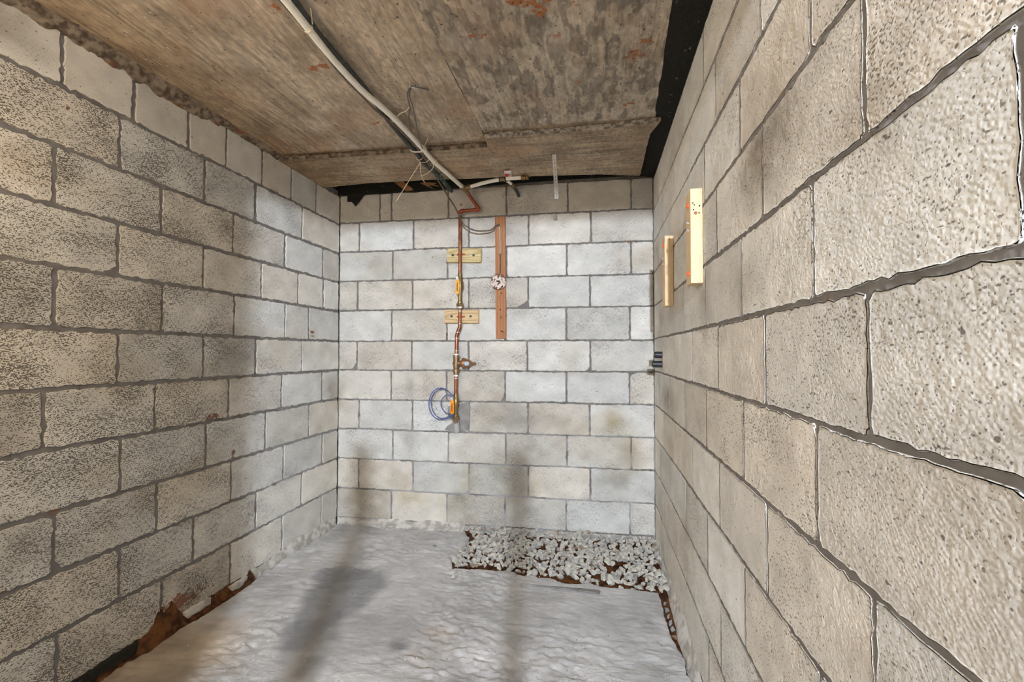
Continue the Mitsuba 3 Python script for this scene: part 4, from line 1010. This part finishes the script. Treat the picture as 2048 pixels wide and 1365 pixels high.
for x, z in ((2.104, 1.675), (2.109, 1.668), (2.126, 1.664), (2.124, 1.640), (2.106, 1.652)):
    part(t, 'nail_hole', place(cbox((.0035, .001, .005), .0002), (x, -1.4164, z)), 'dark_hole')
t = right_block(-.785, -.700, 1.383, 1.714, 'smaller pale pine block upright on the right wall, farther from the camera', [])
for z, m in ((1.672, 'orange_cap'),):
    part(t, 'anchor_cap', lathe((2.0975, -.755, z), (2.089, -.755, z), [(0, .008), (.006, .008), (.0085, .005)], 12), m, 'orange plug head')
for z in (1.612, 1.585):
    part(t, 'nail_tip', cyl((2.097, -.75, z), (2.086, -.755, z + .003), .0030, 8), 'galvanised', 'bright nail tip')
part(t, 'nail_hole', place(cbox((.004, .001, .005), .0002), (2.118, -.7854, 1.697)), 'dark_hole')
for (z, lab, dx) in ((1.152, 'black pipe stub sticking out of the right wall near the corner, upper of the pair', .040), (1.100, 'black pipe stub sticking out of the right wall near the corner, lower of the pair', .052)):
    t = thing('pipe_stub', lab, 'pipe')
    part(t, 'pipe', lathe((W + .01, -.345, z), (W - dx, -.345, z), [(0, .0185), (dx + .008, .0185), (dx + .010, .0170), (dx + .010, .0145), (dx - .010, .0140)], 22), 'black_plastic', smooth=35)
    part(t, 'bore', lathe((W - dx + .012, -.345, z), (W - dx + .010, -.345, z), [(0, .014), (.001, .014)], 18), 'dark_hole')

# ------------------------------------------------------------------ behind the photographer: entrance wall with a doorway, lamps
struct('wall_front', cat(place(trimesh.creation.box((1.277, .16, 2.6)), (.4785, -3.36, 1.15)), place(trimesh.creation.box((1.08, .16, .40)), (1.65, -3.36, 2.15))), 'plaster', 'entrance wall with a doorway behind the photographer')
struct('wall_hall_left', place(trimesh.creation.box((.1, 2.4, 2.6)), (.95, -4.6, 1.15)), 'plaster', 'side wall of the passage behind the doorway')
struct('wall_hall_right', place(trimesh.creation.box((.1, 2.4, 2.6)), (2.55, -4.6, 1.15)), 'plaster', 'side wall of the passage behind the doorway')
lt = thing('tube_light', 'fluorescent tube light hung below the ceiling near the entrance', 'lamp')
for x in (.10, 1.26):
    part(lt, 'hanger', cyl((x, -2.75, 2.05), (x, -2.75, 2.283), .006, 10), 'lamp_housing')
    part(lt, 'tube_holder', place(cbox((.04, .05, .07), .004), (x, -2.75, 2.02)), 'lamp_housing')
scene[lt + '__tube'] = mikit.ply(cyl((.12, -2.75, 2.015), (1.24, -2.75, 2.015), .028, 20, .004), 'material_white_plastic', 40, emitter={'type': 'area', 'radiance': {'type': 'rgb', 'value': list(TUBE_LIGHT)}})
fl = thing('work_lamp', 'daylight work lamp on a stand in the doorway', 'lamp')
FLOOD = np.array([2.0, -5.2, 1.90])
part(fl, 'stand', cat(cyl((2.0, -5.28, 0), (2.0, -5.28, 1.89), .012), cyl((2.0, -5.28, 0), (2.0, -5.28, .02), .14, 24)), 'black_plastic')
part(fl, 'reflector', lathe(FLOOD + [0, -.12, 0], FLOOD + [0, .0, 0], [(0, .03), (.03, .06), (.08, .09), (.081, .089), (.031, .057), (.004, .0)], 24), 'lamp_housing', smooth=35)
scene[fl + '__bulb'] = mikit.ply(place(trimesh.creation.icosphere(2, .040), FLOOD), 'material_white_plastic', True, emitter={'type': 'area', 'radiance': {'type': 'rgb', 'value': list(FLOOD_BULB)}})
wl = thing('bare_bulb', 'warm bare bulb hanging on a cord near the left wall beside the entrance', 'lamp')
part(wl, 'cord', cyl((.55, -2.72, 1.60), (.55, -2.72, 2.284), .004, 8), 'black_plastic', smooth=35)
part(wl, 'holder', cyl((.55, -2.72, 1.535), (.55, -2.72, 1.61), .02, 16, .004), 'black_plastic', smooth=35)
scene[wl + '__bulb'] = mikit.ply(place(trimesh.creation.icosphere(2, .03), (.55, -2.72, 1.51)), 'material_white_plastic', True, emitter={'type': 'area', 'radiance': {'type': 'rgb', 'value': list(WARM_BULB)}})
# upright bars in the doorway
for x, y, r_ in ((1.405, -3.50, .024), (1.765, -3.50, .014)):
    one('door_bar', cyl((x, y, 0), (x, y, 1.45), r_, 12), 'black_plastic', '%s black post standing in the doorway' % ('thicker' if r_ > .02 else 'thinner'), 'bar')
